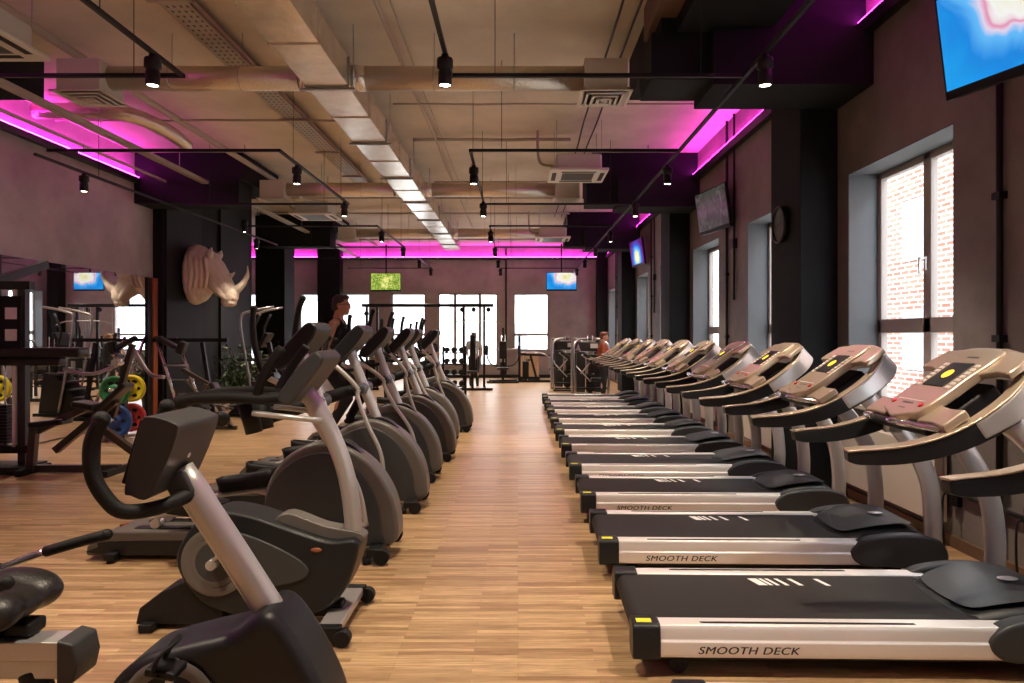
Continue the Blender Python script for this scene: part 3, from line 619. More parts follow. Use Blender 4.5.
# ---------------------------------------------------------------- elliptical trainers
def rot2(p, c, a):
    x, z = p[0]-c[0], p[2]-c[2]; return (c[0]+x*math.cos(a)-z*math.sin(a), p[1], c[2]+x*math.sin(a)+z*math.cos(a))
def make_elliptical(ph, gh=1.0):
    t = thing('elliptical_trainer', '', 'elliptical trainer', (0, 0, 0), 0, 'elliptical trainers in a row')
    body = smooth_poly([(-.50, .30), (-.47, .55), (-.30, .77), (-.02, .85), (.26, .72), (.44, .48), (.50, .22), (.46, .10), (.20, .07), (-.30, .07), (-.47, .12)], 5)
    m = MB(); m.prism(body, -.125, .125); sh = m.build('shroud', 'taupe_plastic', t, bevel=.035, bseg=4)
    inner = smooth_poly([(-.49, .30), (-.46, .50), (-.30, .70), (-.04, .78), (.20, .65), (.34, .42), (.38, .20), (.34, .09), (-.30, .08), (-.46, .13)], 5)
    for s in (-1, 1):
        m = MB(); m.prism(inner, s*.11, s*.142); m.build('side_panel', 'grey_plastic', sh, bevel=.012, bseg=3)
    m = MB(); m.prism(smooth_poly([(-.28, .74), (-.10, .85), (.10, .85), (.24, .72), (.20, .69), (.05, .79), (-.12, .79), (-.24, .70)], 3), -.05, .05); m.build('post_boot', 'dark_plastic', t, bevel=.01)
    # frame on the floor
    m = MB(); m.box((-1.55, -.05, .06), (.42, .05, .12)); m.box((.30, -.30, .05), (.40, .30, .11)); m.box((-1.60, -.28, .02), (-1.52, .28, .07)); m.build('base_frame', 'black_metal', t, bevel=.008)
    for s in (-1, 1):
        m = MB(); m.cyl((.41, s*.26, .055), (.41, s*.32, .055), .055); m.build('transport_wheel', 'rubber', t)
        m = MB(); m.cyl((.30, s*.28, .0), (.30, s*.28, .05), .03); m.cyl((-1.56, s*.25, .0), (-1.56, s*.25, .04), .03); m.build('foot', 'rubber', t)
    m = MB(); P = [(-1.78, .03), (-1.77, .10), (-1.70, .17), (-1.58, .215), (-.80, .215), (-.62, .17), (-.60, .03)]
    m.prism(P, -.20, .20); rh = m.build('rear_housing', 'taupe_plastic', t, bevel=.025, bseg=3)
    m = MB(); [m.prism(smooth_poly([(-1.70, .05), (-1.68, .10), (-1.60, .14), (-.75, .14), (-.68, .05)], 3), s*.195, s*.206) for s in (-1, 1)]
    m.box((-1.45, -.14, .205), (-.80, -.06, .222)); m.box((-1.45, .06, .205), (-.80, .14, .222)); m.build('roller_track', 'dark_plastic', rh, bevel=.004)
    MB().box((-1.62, -.03, .19), (-1.58, .03, .2185)).build('marking', 'wood_frame', rh)
    # post and console
    m = MB(); m.tube([(.04, 0, .74), (-.03, 0, .92), (-.13, 0, 1.16), (-.23, 0, 1.42), (-.25, 0, 1.5)], .048, 5, 14); m.build('post', 'silver_paint', t)
    th = math.radians(47); M = Matrix.Translation((-.25, 0, 1.575)) @ Matrix.Rotation(-th, 4, 'Y')
    m = MB(); P = smooth_poly([(-.215, -.02), (-.20, .035), (-.10, .045), (.10, .05), (.19, .04), (.215, .0), (.20, -.045), (.10, -.075), (-.10, -.075), (-.19, -.055)], 4)
    m.prism(P, -.22, .22); cs = m.build('console', 'dark_plastic', t, bevel=.02, bseg=3)
    for v in cs.data.vertices: v.co = M @ v.co
    m = MB(); m.prism(P, -.226, -.22); m.prism(P, .22, .226)
    d = MB(); d.box((.0, -.15, .046), (.17, .15, .052)); d = d.build('display', 'black_plastic', cs)
    for v in d.data.vertices: v.co = M @ v.co
    d = MB(); [d.box((-.16+k*.04, -.12, .042), (-.14+k*.04, .12, .05)) for k in range(4)]; d = d.build('key_pad', 'grille_white', cs)
    for v in d.data.vertices: v.co = M @ v.co
    m = MB(); m.cyl((-.13, -.19, 1.14), (-.13, .19, 1.14), .055, seg=20); m.cyl((-.13, -.205, 1.14), (-.13, -.19, 1.14), .035, .055, seg=20); m.build('pivot_hub', 'grey_plastic', t)
    m = MB(); m.cyl((-.19, -.11, 1.13), (-.43, -.13, 1.06), .056, .06, seg=20); m.lathe([(.06, 0), (.064, .01), (.052, .012), (.048, -.1)], 20, Matrix.Translation((-.43, -.13, 1.06)) @ Euler((0, -PI/2-.28, 0)).to_matrix().to_4x4()); m.build('bottle_holder', 'rubber', t)
    m = MB(); m.tube([(-.2, -.02, 1.32), (-.32, -.08, 1.30), (-.44, -.16, 1.33), (-.50, -.16, 1.42)], .018, 5, 10); m.tube([(-.2, .02, 1.32), (-.32, .08, 1.30), (-.44, .16, 1.33), (-.50, .16, 1.42)], .018, 5, 10); m.build('fixed_handle', 'black_plastic', t)
    c = (-.13, 0, 1.14)
    for s in (-1, 1):
        a = -s*ph
        R = lambda p: rot2(p, c, a)
        up = [(-.13, s*.21, 1.14), (-.20, s*.215, 1.22), (-.31, s*.22, 1.32), (-.39, s*.225, 1.38)]
        m = MB(); m.tube([R(p) for p in up], .021, 6, 12)
        lw = [(-.13, s*.21, 1.14), (-.13, s*.21, 1.06), (-.04, s*.205, .83), (.08, s*.20, .60), (.125, s*.195, .42), (.13, s*.19, .20)]
        m.tube([R(p) for p in lw], .020, 6, 12); ar = m.build('moving_arm', 'silver_paint', t)
        g = [(-.385, s*.225, 1.375), (-.43, s*.225, 1.375+.075*gh), (-.455, s*.215, 1.375+.245*gh), (-.45, s*.20, 1.375+.425*gh), (-.43, s*.19, 1.375+.525*gh)]
        m = MB(); m.tube([R(p) for p in g], .023, 6, 12); m.ball(R(g[-1]), .027, 12, 8); m.build('grip', 'rubber', ar)
        e = R(lw[-1]); pz = .44+s*.06; pxx = -.86+s*.12
        m = MB(); m.tube([(e[0], s*.19, e[2]+.01), (-.15, s*.185, e[2]*.6+pz*.2), (-.55, s*.175, pz-.10), (pxx, s*.17, pz-.06)], .022, 6, 12)
        m.tube([(pxx+.2, s*.17, pz-.05), (pxx-.25, s*.13, (pz-.05)*.6+.12), (-1.30, s*.10, .25)], .02, 5, 10); m.cyl((-1.30, s*.06, .25), (-1.30, s*.14, .25), .035); m.build('pedal_arm', 'bronze_dark' if False else 'silver_paint', t)
        m = MB(); P = smooth_poly([(-.19, -.06), (-.10, -.075), (.10, -.07), (.20, -.05), (.22, 0), (.20, .05), (.10, .07), (-.10, .075), (-.19, .06), (-.21, 0)], 4)
        m.prism(P, -.02, .022, 'z'); n = len(P); vs = []; 
        for z, f_ in ((.022, 1.0), (.085, 1.05), (.085, .95), (.024, .90)): vs += [(x*f_, y*f_, z+(.02 if x > .1 and z > .05 else 0)) for x, y in P]
        m.add(vs, [(k*n+i, k*n+(i+1) % n, (k+1)*n+(i+1) % n, (k+1)*n+i) for k in range(3) for i in range(n)], True)
        o = m.build('pedal', 'black_plastic', t); Mt = Matrix.Translation((pxx, s*.17, pz-.03)) @ Matrix.Rotation(-.12*s, 4, 'Y') @ Matrix.Diagonal((1, 1.05, 1, 1))
        for v in o.data.vertices: v.co = Mt @ v.co
    return t
EL = [('second machine shroud from the front, with a black bottle holder',)]
ELY = [5.32, 6.75, 8.1, 9.4, 10.72, 12.15, 13.6]
ELX = [-1.39, -1.36, -1.38, -1.33, -1.40, -1.28, -1.52]
ph = [.16, -.04, .12, -.14, .06, -.10, .14]
for i in range(7):
    o = make_elliptical(ph[i], .45 if i == 1 else 1); o.location = (ELX[i], ELY[i], 0)
    o['label'] = ['grey elliptical trainer nearest the camera, right behind the upright bike', 'grey elliptical trainer between the nearest one and the one in use', 'grey elliptical trainer ridden by the person in a black tank top',
                  'grey elliptical trainer just beyond the one in use', 'grey elliptical trainer, third from the far end of the row', 'grey elliptical trainer, second from the far end of the row', 'grey elliptical trainer at the far end of the row'][i]

# ---------------------------------------------------------------- upright bike and recumbent bike
def slab(mb, M, P, y0, y1):
    n = len(mb.v); mb.prism(P, y0, y1)
    for i in range(n, len(mb.v)): mb.v[i] = tuple(M @ Vector(mb.v[i]))
def crank(t, c, y, a, mtl='silver_paint'):
    for s in (-1, 1):
        e = (c[0]+.17*math.cos(a)*s, s*(y+.045), c[2]+.17*math.sin(a)*s)
        m = MB(); m.cyl((c[0], s*(y-.02), c[2]), (c[0], s*(y+.05), c[2]), .028); m.tube([(c[0], s*(y+.03), c[2]), e], .018, 1, 10, .7); k = m.build('crank_arm', mtl, t)
        m = MB(); m.cyl((e[0], s*(y+.04), e[2]), (e[0], s*(y+.15), e[2]), .014); m.cbox((e[0], s*(y+.10), e[2]), (.10, .10, .028), (0, .2, 0)); m.build('pedal', 'black_plastic', k, bevel=.008)
        m = MB(); m.tube([(e[0]-.03, s*(y+.05), e[2]+.01), (e[0]+.0, s*(y+.055), e[2]+.07), (e[0]+.03, s*(y+.10), e[2]+.085), (e[0], s*(y+.145), e[2]+.06), (e[0]-.02, s*(y+.15), e[2]+.01)], .026, 5, 8, .25); m.build('pedal_strap', 'rubber', k)
t = thing('upright_bike', 'grey upright exercise bike with curved silver post, orange oval badge on the shroud', 'exercise bike', (-1.40, 4.02, 0))
P = smooth_poly([(-.50, .36), (-.46, .52), (-.32, .66), (-.12, .65), (.12, .57), (.34, .50), (.50, .50), (.49, .36), (.40, .18), (.22, .085), (-.10, .08), (-.36, .16)], 5)
m = MB(); m.prism(P, -.13, .13); sh = m.build('shroud', 'dark_plastic', t, bevel=.04, bseg=4)
for s in (-1, 1):
    m = MB(); m.prism(smooth_poly([(-.42, .40), (-.30, .56), (-.10, .54), (.16, .42), (.24, .33), (.14, .27), (-.12, .24), (-.34, .26)], 5), s*.118, s*.142); m.build('side_panel', 'grey_plastic', sh, bevel=.01)
    m = MB(); m.lathe([(.105, .0), (.125, .008), (.14, .0), (.16, .012), (.19, .0)], 32, Matrix.Translation((-.28, s*.14, .39)) @ Matrix.Rotation(s*-PI/2, 4, 'X')); m.build('crank_ring', 'taupe_plastic', sh)
    m = MB(); m.ball((.28, s*.132, .455), (.032, .008, .013)); m.build('badge', 'plate_red' if False else 'wood_frame', sh)
m = MB(); m.prism(smooth_poly([(.02, .585), (.10, .64), (.30, .57), (.50, .53), (.52, .48), (.40, .47), (.2, .52)], 4), -.06, .06); m.build('post_boot', 'taupe_plastic', t, bevel=.015)
m = MB(); m.tube([(.455, 0, .46), (.45, 0, .62), (.41, 0, .86), (.32, 0, 1.10), (.18, 0, 1.34)], .05, 6, 16); m.build('post', 'silver_paint', t)
m = MB(); slab(m, Matrix.Translation((.20, 0, 1.41)) @ Matrix.Rotation(-math.radians(52), 4, 'Y'), smooth_poly([(-.16, -.03), (-.15, .03), (.0, .045), (.16, .03), (.18, -.01), (.14, -.05), (-.10, -.055)], 4), -.20, .20); cs = m.build('console', 'grey_plastic', t, bevel=.02, bseg=3)
for s in (-1, 1):
    m = MB(); m.tube([(.10, s*.10, 1.30), (-.02, s*.16, 1.30), (-.20, s*.19, 1.31), (-.40, s*.17, 1.30), (-.46, s*.16, 1.28)], .042, 6, 14, .8); m.ball((-.46, s*.16, 1.28), .045, 12, 8); m.build('elbow_bar', 'rubber', t)
    m = MB(); m.tube([(-.04, s*.17, 1.31), (.0, s*.2, 1.40), (.06, s*.22, 1.50), (.12, s*.22, 1.58)], .026, 5, 12); m.build('horn_grip', 'rubber', t)
    m = MB(); m.cyl((-.12, s*.09, 1.27), (-.08, s*.09, 1.10), .055, .046, 20); m.build('bottle_holder', 'black_plastic', t)
m = MB(); m.tube([(.30, -.10, 1.17), (.12, -.17, 1.20), (-.06, -.17, 1.22)], .016, 5, 10); m.tube([(.30, .10, 1.17), (.12, .17, 1.20), (-.06, .17, 1.22)], .016, 5, 10); m.build('pulse_bar', 'silver_paint', t)
m = MB(); m.tube([(-.30, 0, .60), (-.42, 0, .80), (-.53, 0, .96)], .032, 3, 14); m.build('seat_post', 'silver_paint', t)
m = MB(); m.ball((-.64, 0, 1.0), (.13, .12, .055)); m.ball((-.50, 0, 1.005), (.13, .05, .035)); m.ball((-.57, 0, 1.0), (.12, .08, .045)); m.build('saddle', 'vinyl', t, remesh=.012, smoothit=6)
crank(t, (-.28, 0, .39), .15, math.radians(235))
m = MB(); m.box((-.55, -.05, .05), (.40, .05, .13)); m.prism([(-.74, .03), (-.72, .12), (-.60, .21), (-.45, .28), (-.25, .30), (-.25, .03)], -.11, .11); m.build('base_frame', 'black_plastic', t, bevel=.012)
m = MB(); m.box((.33, -.28, .05), (.45, .28, .10)); m.build('front_foot', 'silver_paint', t, bevel=.008)
for s in (-1, 1): m = MB(); m.box((.32, s*.27, .03), (.46, s*.33, .105)); m.cyl((.47, s*.28, .045), (.47, s*.34, .045), .045); m.build('foot_wheel', 'rubber', t, bevel=.006)
m = MB(); m.box((-.70, -.16, .0), (-.62, .16, .05)); m.build('rear_foot', 'rubber', t, bevel=.01)

t = thing('recumbent_bike', 'dark recumbent exercise bike nearest the camera, slanted silver post and console', 'exercise bike', (-1.29, 2.58, 0))
P = smooth_poly([(-.17, .10), (-.17, .36), (-.06, .50), (.12, .56), (.28, .60), (.38, .67), (.46, .64), (.57, .47), (.64, .30), (.65, .12), (.45, .06), (.1, .06)], 5)
m = MB(); m.prism(P, -.14, .14); sh = m.build('shroud', 'dark_plastic', t, bevel=.045, bseg=4)
for s in (-1, 1):
    m = MB(); m.prism(smooth_poly([(-.12, .2), (-.10, .42), (.10, .47), (.30, .40), (.40, .22), (.2, .1), (0, .1)], 5), s*.125, s*.152); m.build('side_panel', 'black_plastic', sh, bevel=.012)
    m = MB(); m.lathe([(.11, .0), (.125, .01), (.15, .012), (.165, .0)], 32, Matrix.Translation((.08, s*.15, .36)) @ Matrix.Rotation(s*-PI/2, 4, 'X')); m.build('crank_ring', 'taupe_plastic', sh)
m = MB(); m.tube([(.40, 0, .60), (.22, 0, .88), (.04, 0, 1.15)], .056, 4, 18, .8, up=(0, 1, 0)); m.build('post', 'silver_paint', t)
m = MB(); slab(m, Matrix.Translation((.035, 0, 1.215)) @ Matrix.Rotation(math.radians(18), 4, 'Y'), smooth_poly([(-.07, -.12), (-.085, .10), (-.065, .14), (.02, .145), (.045, .12), (.04, -.02), (.02, -.13), (-.04, -.14)], 4), -.165, .165); cs = m.build('console', 'grey_plastic', t, bevel=.016, bseg=3)
m = MB(); slab(m, Matrix.Translation((.035, 0, 1.215)) @ Matrix.Rotation(math.radians(18), 4, 'Y'), [(-.088, -.11), (-.094, .12), (-.06, .12), (-.05, -.11)], -.16, .16); m.build('display', 'black_plastic', cs, bevel=.004)
m = MB(); m.cyl((.07, 0, 1.21), (.079, 0, 1.207), .010, seg=14); m.build('badge', 'white_print', cs)
m = MB(); m.cbox((.06, 0, 1.10), (.09, .10, .10), (0, -.5, 0)); m.build('post_boot', 'grey_plastic', t, bevel=.015)
m = MB()
for s in (-1, 1):
    m.tube([(.10, s*.02, 1.07), (.03, s*.12, 1.045), (-.05, s*.20, 1.05), (-.10, s*.22, 1.10), (-.14, s*.225, 1.18), (-.145, s*.225, 1.28), (-.115, s*.22, 1.365)], .026, 6, 14); m.ball((-.115, s*.22, 1.365), .029, 12, 8)
m.build('handlebar', 'rubber', t)
crank(t, (.08, 0, .38), .16, math.radians(255))
m = MB(); m.box((-1.38, -.055, .47), (-.35, .055, .54)); m.box((-1.38, -.04, .40), (-.36, .04, .475)); m.build('seat_rail', 'silver_paint', t, bevel=.005)
m = MB(); m.prism([(-.365, .38), (-.365, .555), (-.305, .54), (-.29, .47), (-.305, .40)], -.075, .075); m.build('rail_end_cap', 'grey_plastic', t, bevel=.01)
m = MB(); m.box((-1.25, -.05, .05), (.1, .05, .12)); m.box((-1.27, -.04, .08), (-1.15, .04, .45)); m.tube([(-.5, 0, .10), (-.45, 0, .25), (-.5, 0, .42)], .05, 4, 12); m.box((-1.3, -.28, .0), (-1.22, .28, .07)); m.box((.42, -.28, 0), (.52, .28, .07)); m.build('base_frame', 'black_metal', t, bevel=.01)
m = MB(); m.ball((-0.740, 0, .66), (.27, .22, .085)); m.ball((-0.640, -.11, .67), (.18, .11, .085)); m.ball((-0.640, .11, .67), (.18, .11, .085)); m.ball((-0.900, 0, .67), (.16, .21, .08)); m.build('seat_cushion', 'vinyl', t, remesh=.016, smoothit=6)
m = MB(); m.ball((-1.120, 0, .95), (.07, .22, .27), M=Matrix.Rotation(-.25, 4, 'Y')); m.ball((-1.050, 0, .78), (.07, .2, .13)); m.build('backrest', 'vinyl', t, remesh=.016, smoothit=6)
m = MB(); m.cbox((-0.740, 0, .575), (.30, .16, .07)); m.cbox((-0.540, .02, .57), (.10, .10, .05)); m.box((-1.100, -.03, .54), (-0.920, .03, .7)); m.build('seat_carriage', 'black_plastic', t, bevel=.012)
for s in (-1, 1):
    m = MB(); m.tube([(-1.070, s*.2, .60), (-0.920, s*.27, .66), (-0.760, s*.28, .72), (-0.640, s*.28, .765)], .016, 5, 10); h = m.build('seat_handle', 'chrome', t)
    m = MB(); m.tube([(-0.640, s*.28, .765), (-0.520, s*.28, .80), (-0.390, s*.28, .835)], .022, 3, 12); m.ball((-0.390, s*.28, .835), .023, 10, 8); m.build('grip', 'rubber', h); m = MB(); m.tube([(-1.070, s*.2, .60), (-0.920, s*.27, .66), (-0.820, s*.28, .70)], .019, 4, 10); m.build('grip', 'rubber', h)
# ---------------------------------------------------------------- rhino head
t = thing('rhino_head', 'white plaster rhinoceros head trophy mounted on the dark wall', 'sculpture', (-6.93, 14.8, 2.93), -math.radians(3))
m = MB()
m.ball((.06, 0, -.0), (.14, .37, .62)); m.ball((.14, 0, -.36), (.20, .30, .28)); m.ball((.16, 0, .32), (.22, .32, .31))
m.ball((.22, 0, .04), (.32, .36, .56)); m.ball((.20, 0, -.22), (.27, .32, .38)); m.ball((.42, 0, .14), (.26, .29, .36)); m.ball((.36, 0, -.10), (.22, .26, .34))
m.cap((.50, 0, .10), (.78, 0, -.32), .26, .19); m.cap((.60, 0, -.06), (.72, 0, -.30), .24, .20)
m.ball((.86, 0, -.46), (.18, .16, .19)); m.ball((.92, 0, -.40), (.13, .14, .14)); m.ball((.80, 0, -.58), (.12, .12, .10)); m.ball((.90, 0, -.60), (.09, .12, .08))
m.cap((.50, 0, .28), (.66, 0, .08), .10, .09)                       # brow ridge
for s in (-1, 1):
    m.ball((.72, s*.185, -.10), (.055, .035, .045)); m.ball((.97, s*.09, -.50), (.04, .035, .045)); m.cap((.68, s*.16, -.03), (.80, s*.13, -.10), .045, .03)
    m.cap((.58, s*.16, -.25), (.80, s*.10, -.50), .10, .07)
    m.cap((.50, s*.17, .26), (.53, s*.21, .42), .035, .075); m.cap((.53, s*.21, .42), (.57, s*.22, .52), .07, .02)
for k in range(4):
    for sg in (-1, 1):
        x0 = .13+.105*k; m.tube([(x0-.03, sg*.22, .47-.05*k), (x0+.04, sg*(.33-.005*k), .25), (x0+.07, sg*(.365-.02*k), -.02), (x0+.02, sg*(.33-.02*k), -.25), (x0-.04, sg*.20, -.48+.06*k)], .034, 6, 10, scale=[.5, 1, 1.1, .9, .4])
m.tube([(.92, 0, -.36), (1.06, 0, -.28), (1.18, 0, -.14), (1.24, 0, .02), (1.24, 0, .18)], .10, 6, 16, scale=[1.05, .8, .55, .32, .08])
m.tube([(.78, 0, -.14), (.84, 0, -.06), (.92, 0, .0), (.97, 0, .05)], .07, 5, 14, scale=[1.1, .8, .45, .1])
hd_ = m.build('head', 'plaster_white', t, remesh=.016, smoothit=3)
tx = bpy.data.textures.new('wrinkles', 'MUSGRAVE'); tx.noise_scale = .16; dm = hd_.modifiers.new('wrinkle', 'DISPLACE'); dm.texture = tx; dm.strength = .009; dm.mid_level = .5
for s in (-1, 1): MB().ball((.735, s*.205, -.10), (.02, .012, .015)).build('eye', 'bronze_dark', t)

# ---------------------------------------------------------------- people
def make_person(name, label, loc, rz, J, clothes, hair, skin='skin', glasses=False, cap=None):
    """J: joints dict in local coordinates, +x is forward"""
    t = thing(name, label, 'person', loc, rz)
    g = lambda k: Vector(J[k])
    m = MB(); hd = g('head'); f = Vector(J.get('face', (1, 0, 0))).normalized(); yaw = math.atan2(f.y, f.x); RM = Matrix.Rotation(yaw, 4, 'Z')
    def hb(c, r): m.ball(hd+RM @ Vector(c), r, M=RM)
    hb((-.01, 0, .03), (.092, .074, .092)); hb((.025, 0, -.03), (.070, .058, .075)); hb((.055, 0, -.085), (.032, .034, .028)); hb((.03, 0, -.075), (.052, .050, .035))
    hb((.098, 0, -.018), (.018, .012, .022)); hb((.092, 0, .008), (.010, .009, .026)); hb((.085, 0, -.055), (.014, .022, .008)); hb((.083, 0, -.066), (.014, .020, .008))
    for s in (-1, 1): hb((-.01, s*.074, -.005), (.018, .009, .030)); hb((.072, s*.03, .030), (.014, .024, .009))
    nk = g('neck'); m.cap(hd+Vector((-.02, 0, -.06)), nk, .052, .058)
    ch, pe = g('chest'), g('pelvis')
    m.ball(ch, (.115, .165, .17)); m.cap(nk, ch, .06, .10); m.cap(ch, pe, .125, .13); m.ball(pe, (.12, .155, .12)); m.ball((ch+pe)/2, (.105, .135, .18))
    for s, L in ((-1, 'r'), (1, 'l')):
        sh, el, wr = g('sh_'+L), g('el_'+L), g('wr_'+L)
        m.cap(nk+Vector((0, s*.03, -.04)), sh, .05, .05); m.cap(sh, el, .052, .040); m.cap(el, wr, .040, .026)
        hand = J['hand_'+L]; d = Vector(hand[0]).normalized(); q = Vector(hand[1]).normalized(); sd = d.cross(q)   # d: along palm, q: palm-facing normal
        pc = wr+d*.055; Rm = Matrix((d, sd, q)).transposed().to_4x4(); m.ball(pc, (.052, .040, .016), M=Rm)
        curl = J.get('curl', 1.0)
        for k in range(4):
            b_ = wr+d*.095+sd*(-.030+k*.020); ln = (.030, .036, .034, .026)[k]
            p1 = b_+(d*math.cos(.5*curl)+q*math.sin(.5*curl))*ln; p2 = p1+(d*math.cos(1.5*curl)+q*math.sin(1.5*curl))*ln*.8; p3 = p2+(d*math.cos(2.4*curl)+q*math.sin(2.4*curl))*ln*.6
            m.cap(b_-d*.02, p1, .0095, .009, 8); m.cap(p1, p2, .009, .008, 8); m.cap(p2, p3, .008, .007, 8)
        b_ = wr+d*.030+sd*-.030; p1 = b_+(d*.6-sd*.7+q*.3)*.035; p2 = p1+(d*.8+q*.6)*.03; m.cap(b_, p1, .012, .010, 8); m.cap(p1, p2, .010, .008, 8)
        hp, kn, an = g('hp_'+L), g('kn_'+L), g('an_'+L)
        m.cap(hp, kn, .088, .056); m.cap(kn, an, .056, .036); m.ball(kn+(an-kn)*.28+Vector((-.02, 0, 0)), (.055, .052, .10))
    m.build('body', skin, t, remesh=.0085, smoothit=3)
    for c in clothes:
        m = MB()
        if c[0] == 'tank':
            m.ball(ch, (.125, .172, .17)); m.cap(ch, pe, .136, .140); m.ball((ch+pe)/2, (.116, .147, .19)); m.ball(pe+Vector((0, 0, -.02)), (.13, .163, .12))
            for s, L in ((-1, 'r'), (1, 'l')): m.tube([ch+Vector((.09, s*.08, .08)), nk+Vector((.04, s*.085, -.03)), nk+Vector((-.03, s*.09, -.02)), ch+Vector((-.09, s*.07, .08))], .016, 5, 8)
            m.build('tank_top', c[1], t, remesh=.012, smoothit=4)
        if c[0] in ('shirt', 'jacket'):
            m.ball(ch, (.135, .182, .18)); m.cap(nk+Vector((0, 0, -.05)), ch, .075, .115); m.cap(ch, pe, .142, .145); m.ball(pe, (.135, .168, .12))
            for s, L in ((-1, 'r'), (1, 'l')): m.cap(nk+Vector((0, s*.03, -.05)), g('sh_'+L), .062, .064); m.cap(g('sh_'+L), g('sh_'+L).lerp(g('el_'+L), c[2]), .066, .056); c[2] >= 1 and m.cap(g('el_'+L), g('el_'+L).lerp(g('wr_'+L), .9), .054, .040)
            m.build('shirt', c[1], t, remesh=.012, smoothit=4)
        if c[0] == 'trousers':
            m.ball(pe, (.134, .168, .12))
            for s, L in ((-1, 'r'), (1, 'l')): m.cap(g('hp_'+L), g('kn_'+L), .100, .066); m.cap(g('kn_'+L), g('an_'+L), .066, .050)
            m.build('trousers', c[1], t, remesh=.012, smoothit=3)
    for s, L in ((-1, 'r'), (1, 'l')):
        a = g('an_'+L); m = MB(); m.ball(a+Vector((.0, 0, -.03)), (.055, .042, .055)); m.ball(a+Vector((.10, 0, -.055)), (.10, .044, .035)); m.ball(a+Vector((-.02, 0, -.055)), (.06, .04, .035)); m.build('shoe', 'cloth_black', t, remesh=.01, smoothit=2)
    m = MB(); hb2 = lambda c, r: m.ball(hd+RM @ Vector(c), r, M=RM)
    hb2((-.022, 0, .050), (.094, .082, .084)); hb2((-.055, 0, .0), (.062, .076, .075)); hb2((.045, 0, .095), (.045, .062, .030))
    if hair[1] == 'bun': hb2((-.12, 0, .03), (.045, .045, .045))
    if hair[1] == 'tail': m.tube([hd+Vector((-.09, 0, .05)), hd+Vector((-.15, 0, .0)), hd+Vector((-.15, 0, -.15))], .03, 5, 10, scale=[1, 1, .4])
    m.build('hair', hair[0], t, remesh=.010, smoothit=2)
    if glasses:
        m = MB()
        for s in (-1, 1):
            P_ = [hd+RM @ Vector((.098, s*.035+.026*math.cos(a*PI/8), .008+.021*math.sin(a*PI/8))) for a in range(17)]; m.tube(P_, .0028, 1, 6)
            m.tube([hd+RM @ Vector((.098, s*.06, .012)), hd+RM @ Vector((.05, s*.078, .012)), hd+RM @ Vector((-.01, s*.082, .006))], .0028, 3, 6)
        m.tube([hd+RM @ Vector((.100, -.01, .012)), hd+RM @ Vector((.104, 0, .016)), hd+RM @ Vector((.100, .01, .012))], .0028, 2, 6); m.build('glasses', 'black_plastic', t)
    return t
# rider on the third elliptical (trainer at x -1.38, y 8.1)
lx = 0.0
J = dict(head=(.06, 0, 1.66), neck=(.02, 0, 1.52), chest=(.01, 0, 1.33), pelvis=(-.04, 0, 1.0), face=(1, -.10, 0),
    sh_r=(.01, -.185, 1.44), el_r=(-.07, -.235, 1.15), wr_r=(.16, -.24, 1.08), sh_l=(.01, .185, 1.44), el_l=(.10, .22, 1.19), wr_l=(.30, .22, 1.16),
    hand_r=((.9, 0, .25), (0, 1, 0)), hand_l=((.9, 0, .25), (0, -1, 0)), curl=1.1,
    hp_r=(-.04, -.09, .93), kn_r=(.16, -.13, .60), an_r=(-.12, -.17, .14), hp_l=(-.04, .09, .93), kn_l=(.30, .14, .66), an_l=(.12, .17, .36))
pr = make_person('person', 'person in black tank top, glasses and dark trousers exercising on an elliptical trainer', (-2.10, 8.1, .33), 0, J, [('tank', 'cloth_black'), ('trousers', 'cloth_black')], ('hair_brown', 'short'), glasses=True)
def stand(arm=.2, fold=.25):
    return dict(head=(.03, 0, 1.60), neck=(0, 0, 1.46), chest=(0, 0, 1.28), pelvis=(0, 0, .95), sh_r=(0, -.18, 1.39), el_r=(.02, -.24, 1.13), wr_r=(arm, -.22, .98), sh_l=(0, .18, 1.39), el_l=(.02, .24, 1.13), wr_l=(arm, .22, .98),
        hand_r=((.6, 0, -.5), (0, 1, 0)), hand_l=((.6, 0, -.5), (0, -1, 0)), curl=.6, hp_r=(0, -.09, .90), kn_r=(.03, -.10, .50), an_r=(0, -.11, .085), hp_l=(0, .09, .90), kn_l=(.03, .10, .50), an_l=(0, .11, .085))
make_person('person', 'ginger haired person in a rust and black top beyond the last treadmill', (2.10, 17.3, 0), -.1, stand(.3), [('jacket', 'cloth_rust', 1), ('trousers', 'cloth_black')], ('hair_ginger', 'short'), 'skin_pale')
make_person('person', 'person in grey top standing behind the cable tower, seen from behind', (-1.42, 22.6, 0), PI/2, stand(.25), [('jacket', 'cloth_grey', .7), ('trousers', 'cloth_black')], ('hair_brown', 'tail'), 'skin_pale')
J3 = stand(.2); 
make_person('person', 'blond person in dark top among the machines behind the elliptical trainers', (-2.55, 20.3, -.04), 2.2, J3, [('shirt', 'cloth_black', .6), ('trousers', 'cloth_black')], ('hair_blond', 'bun'), 'skin_pale')

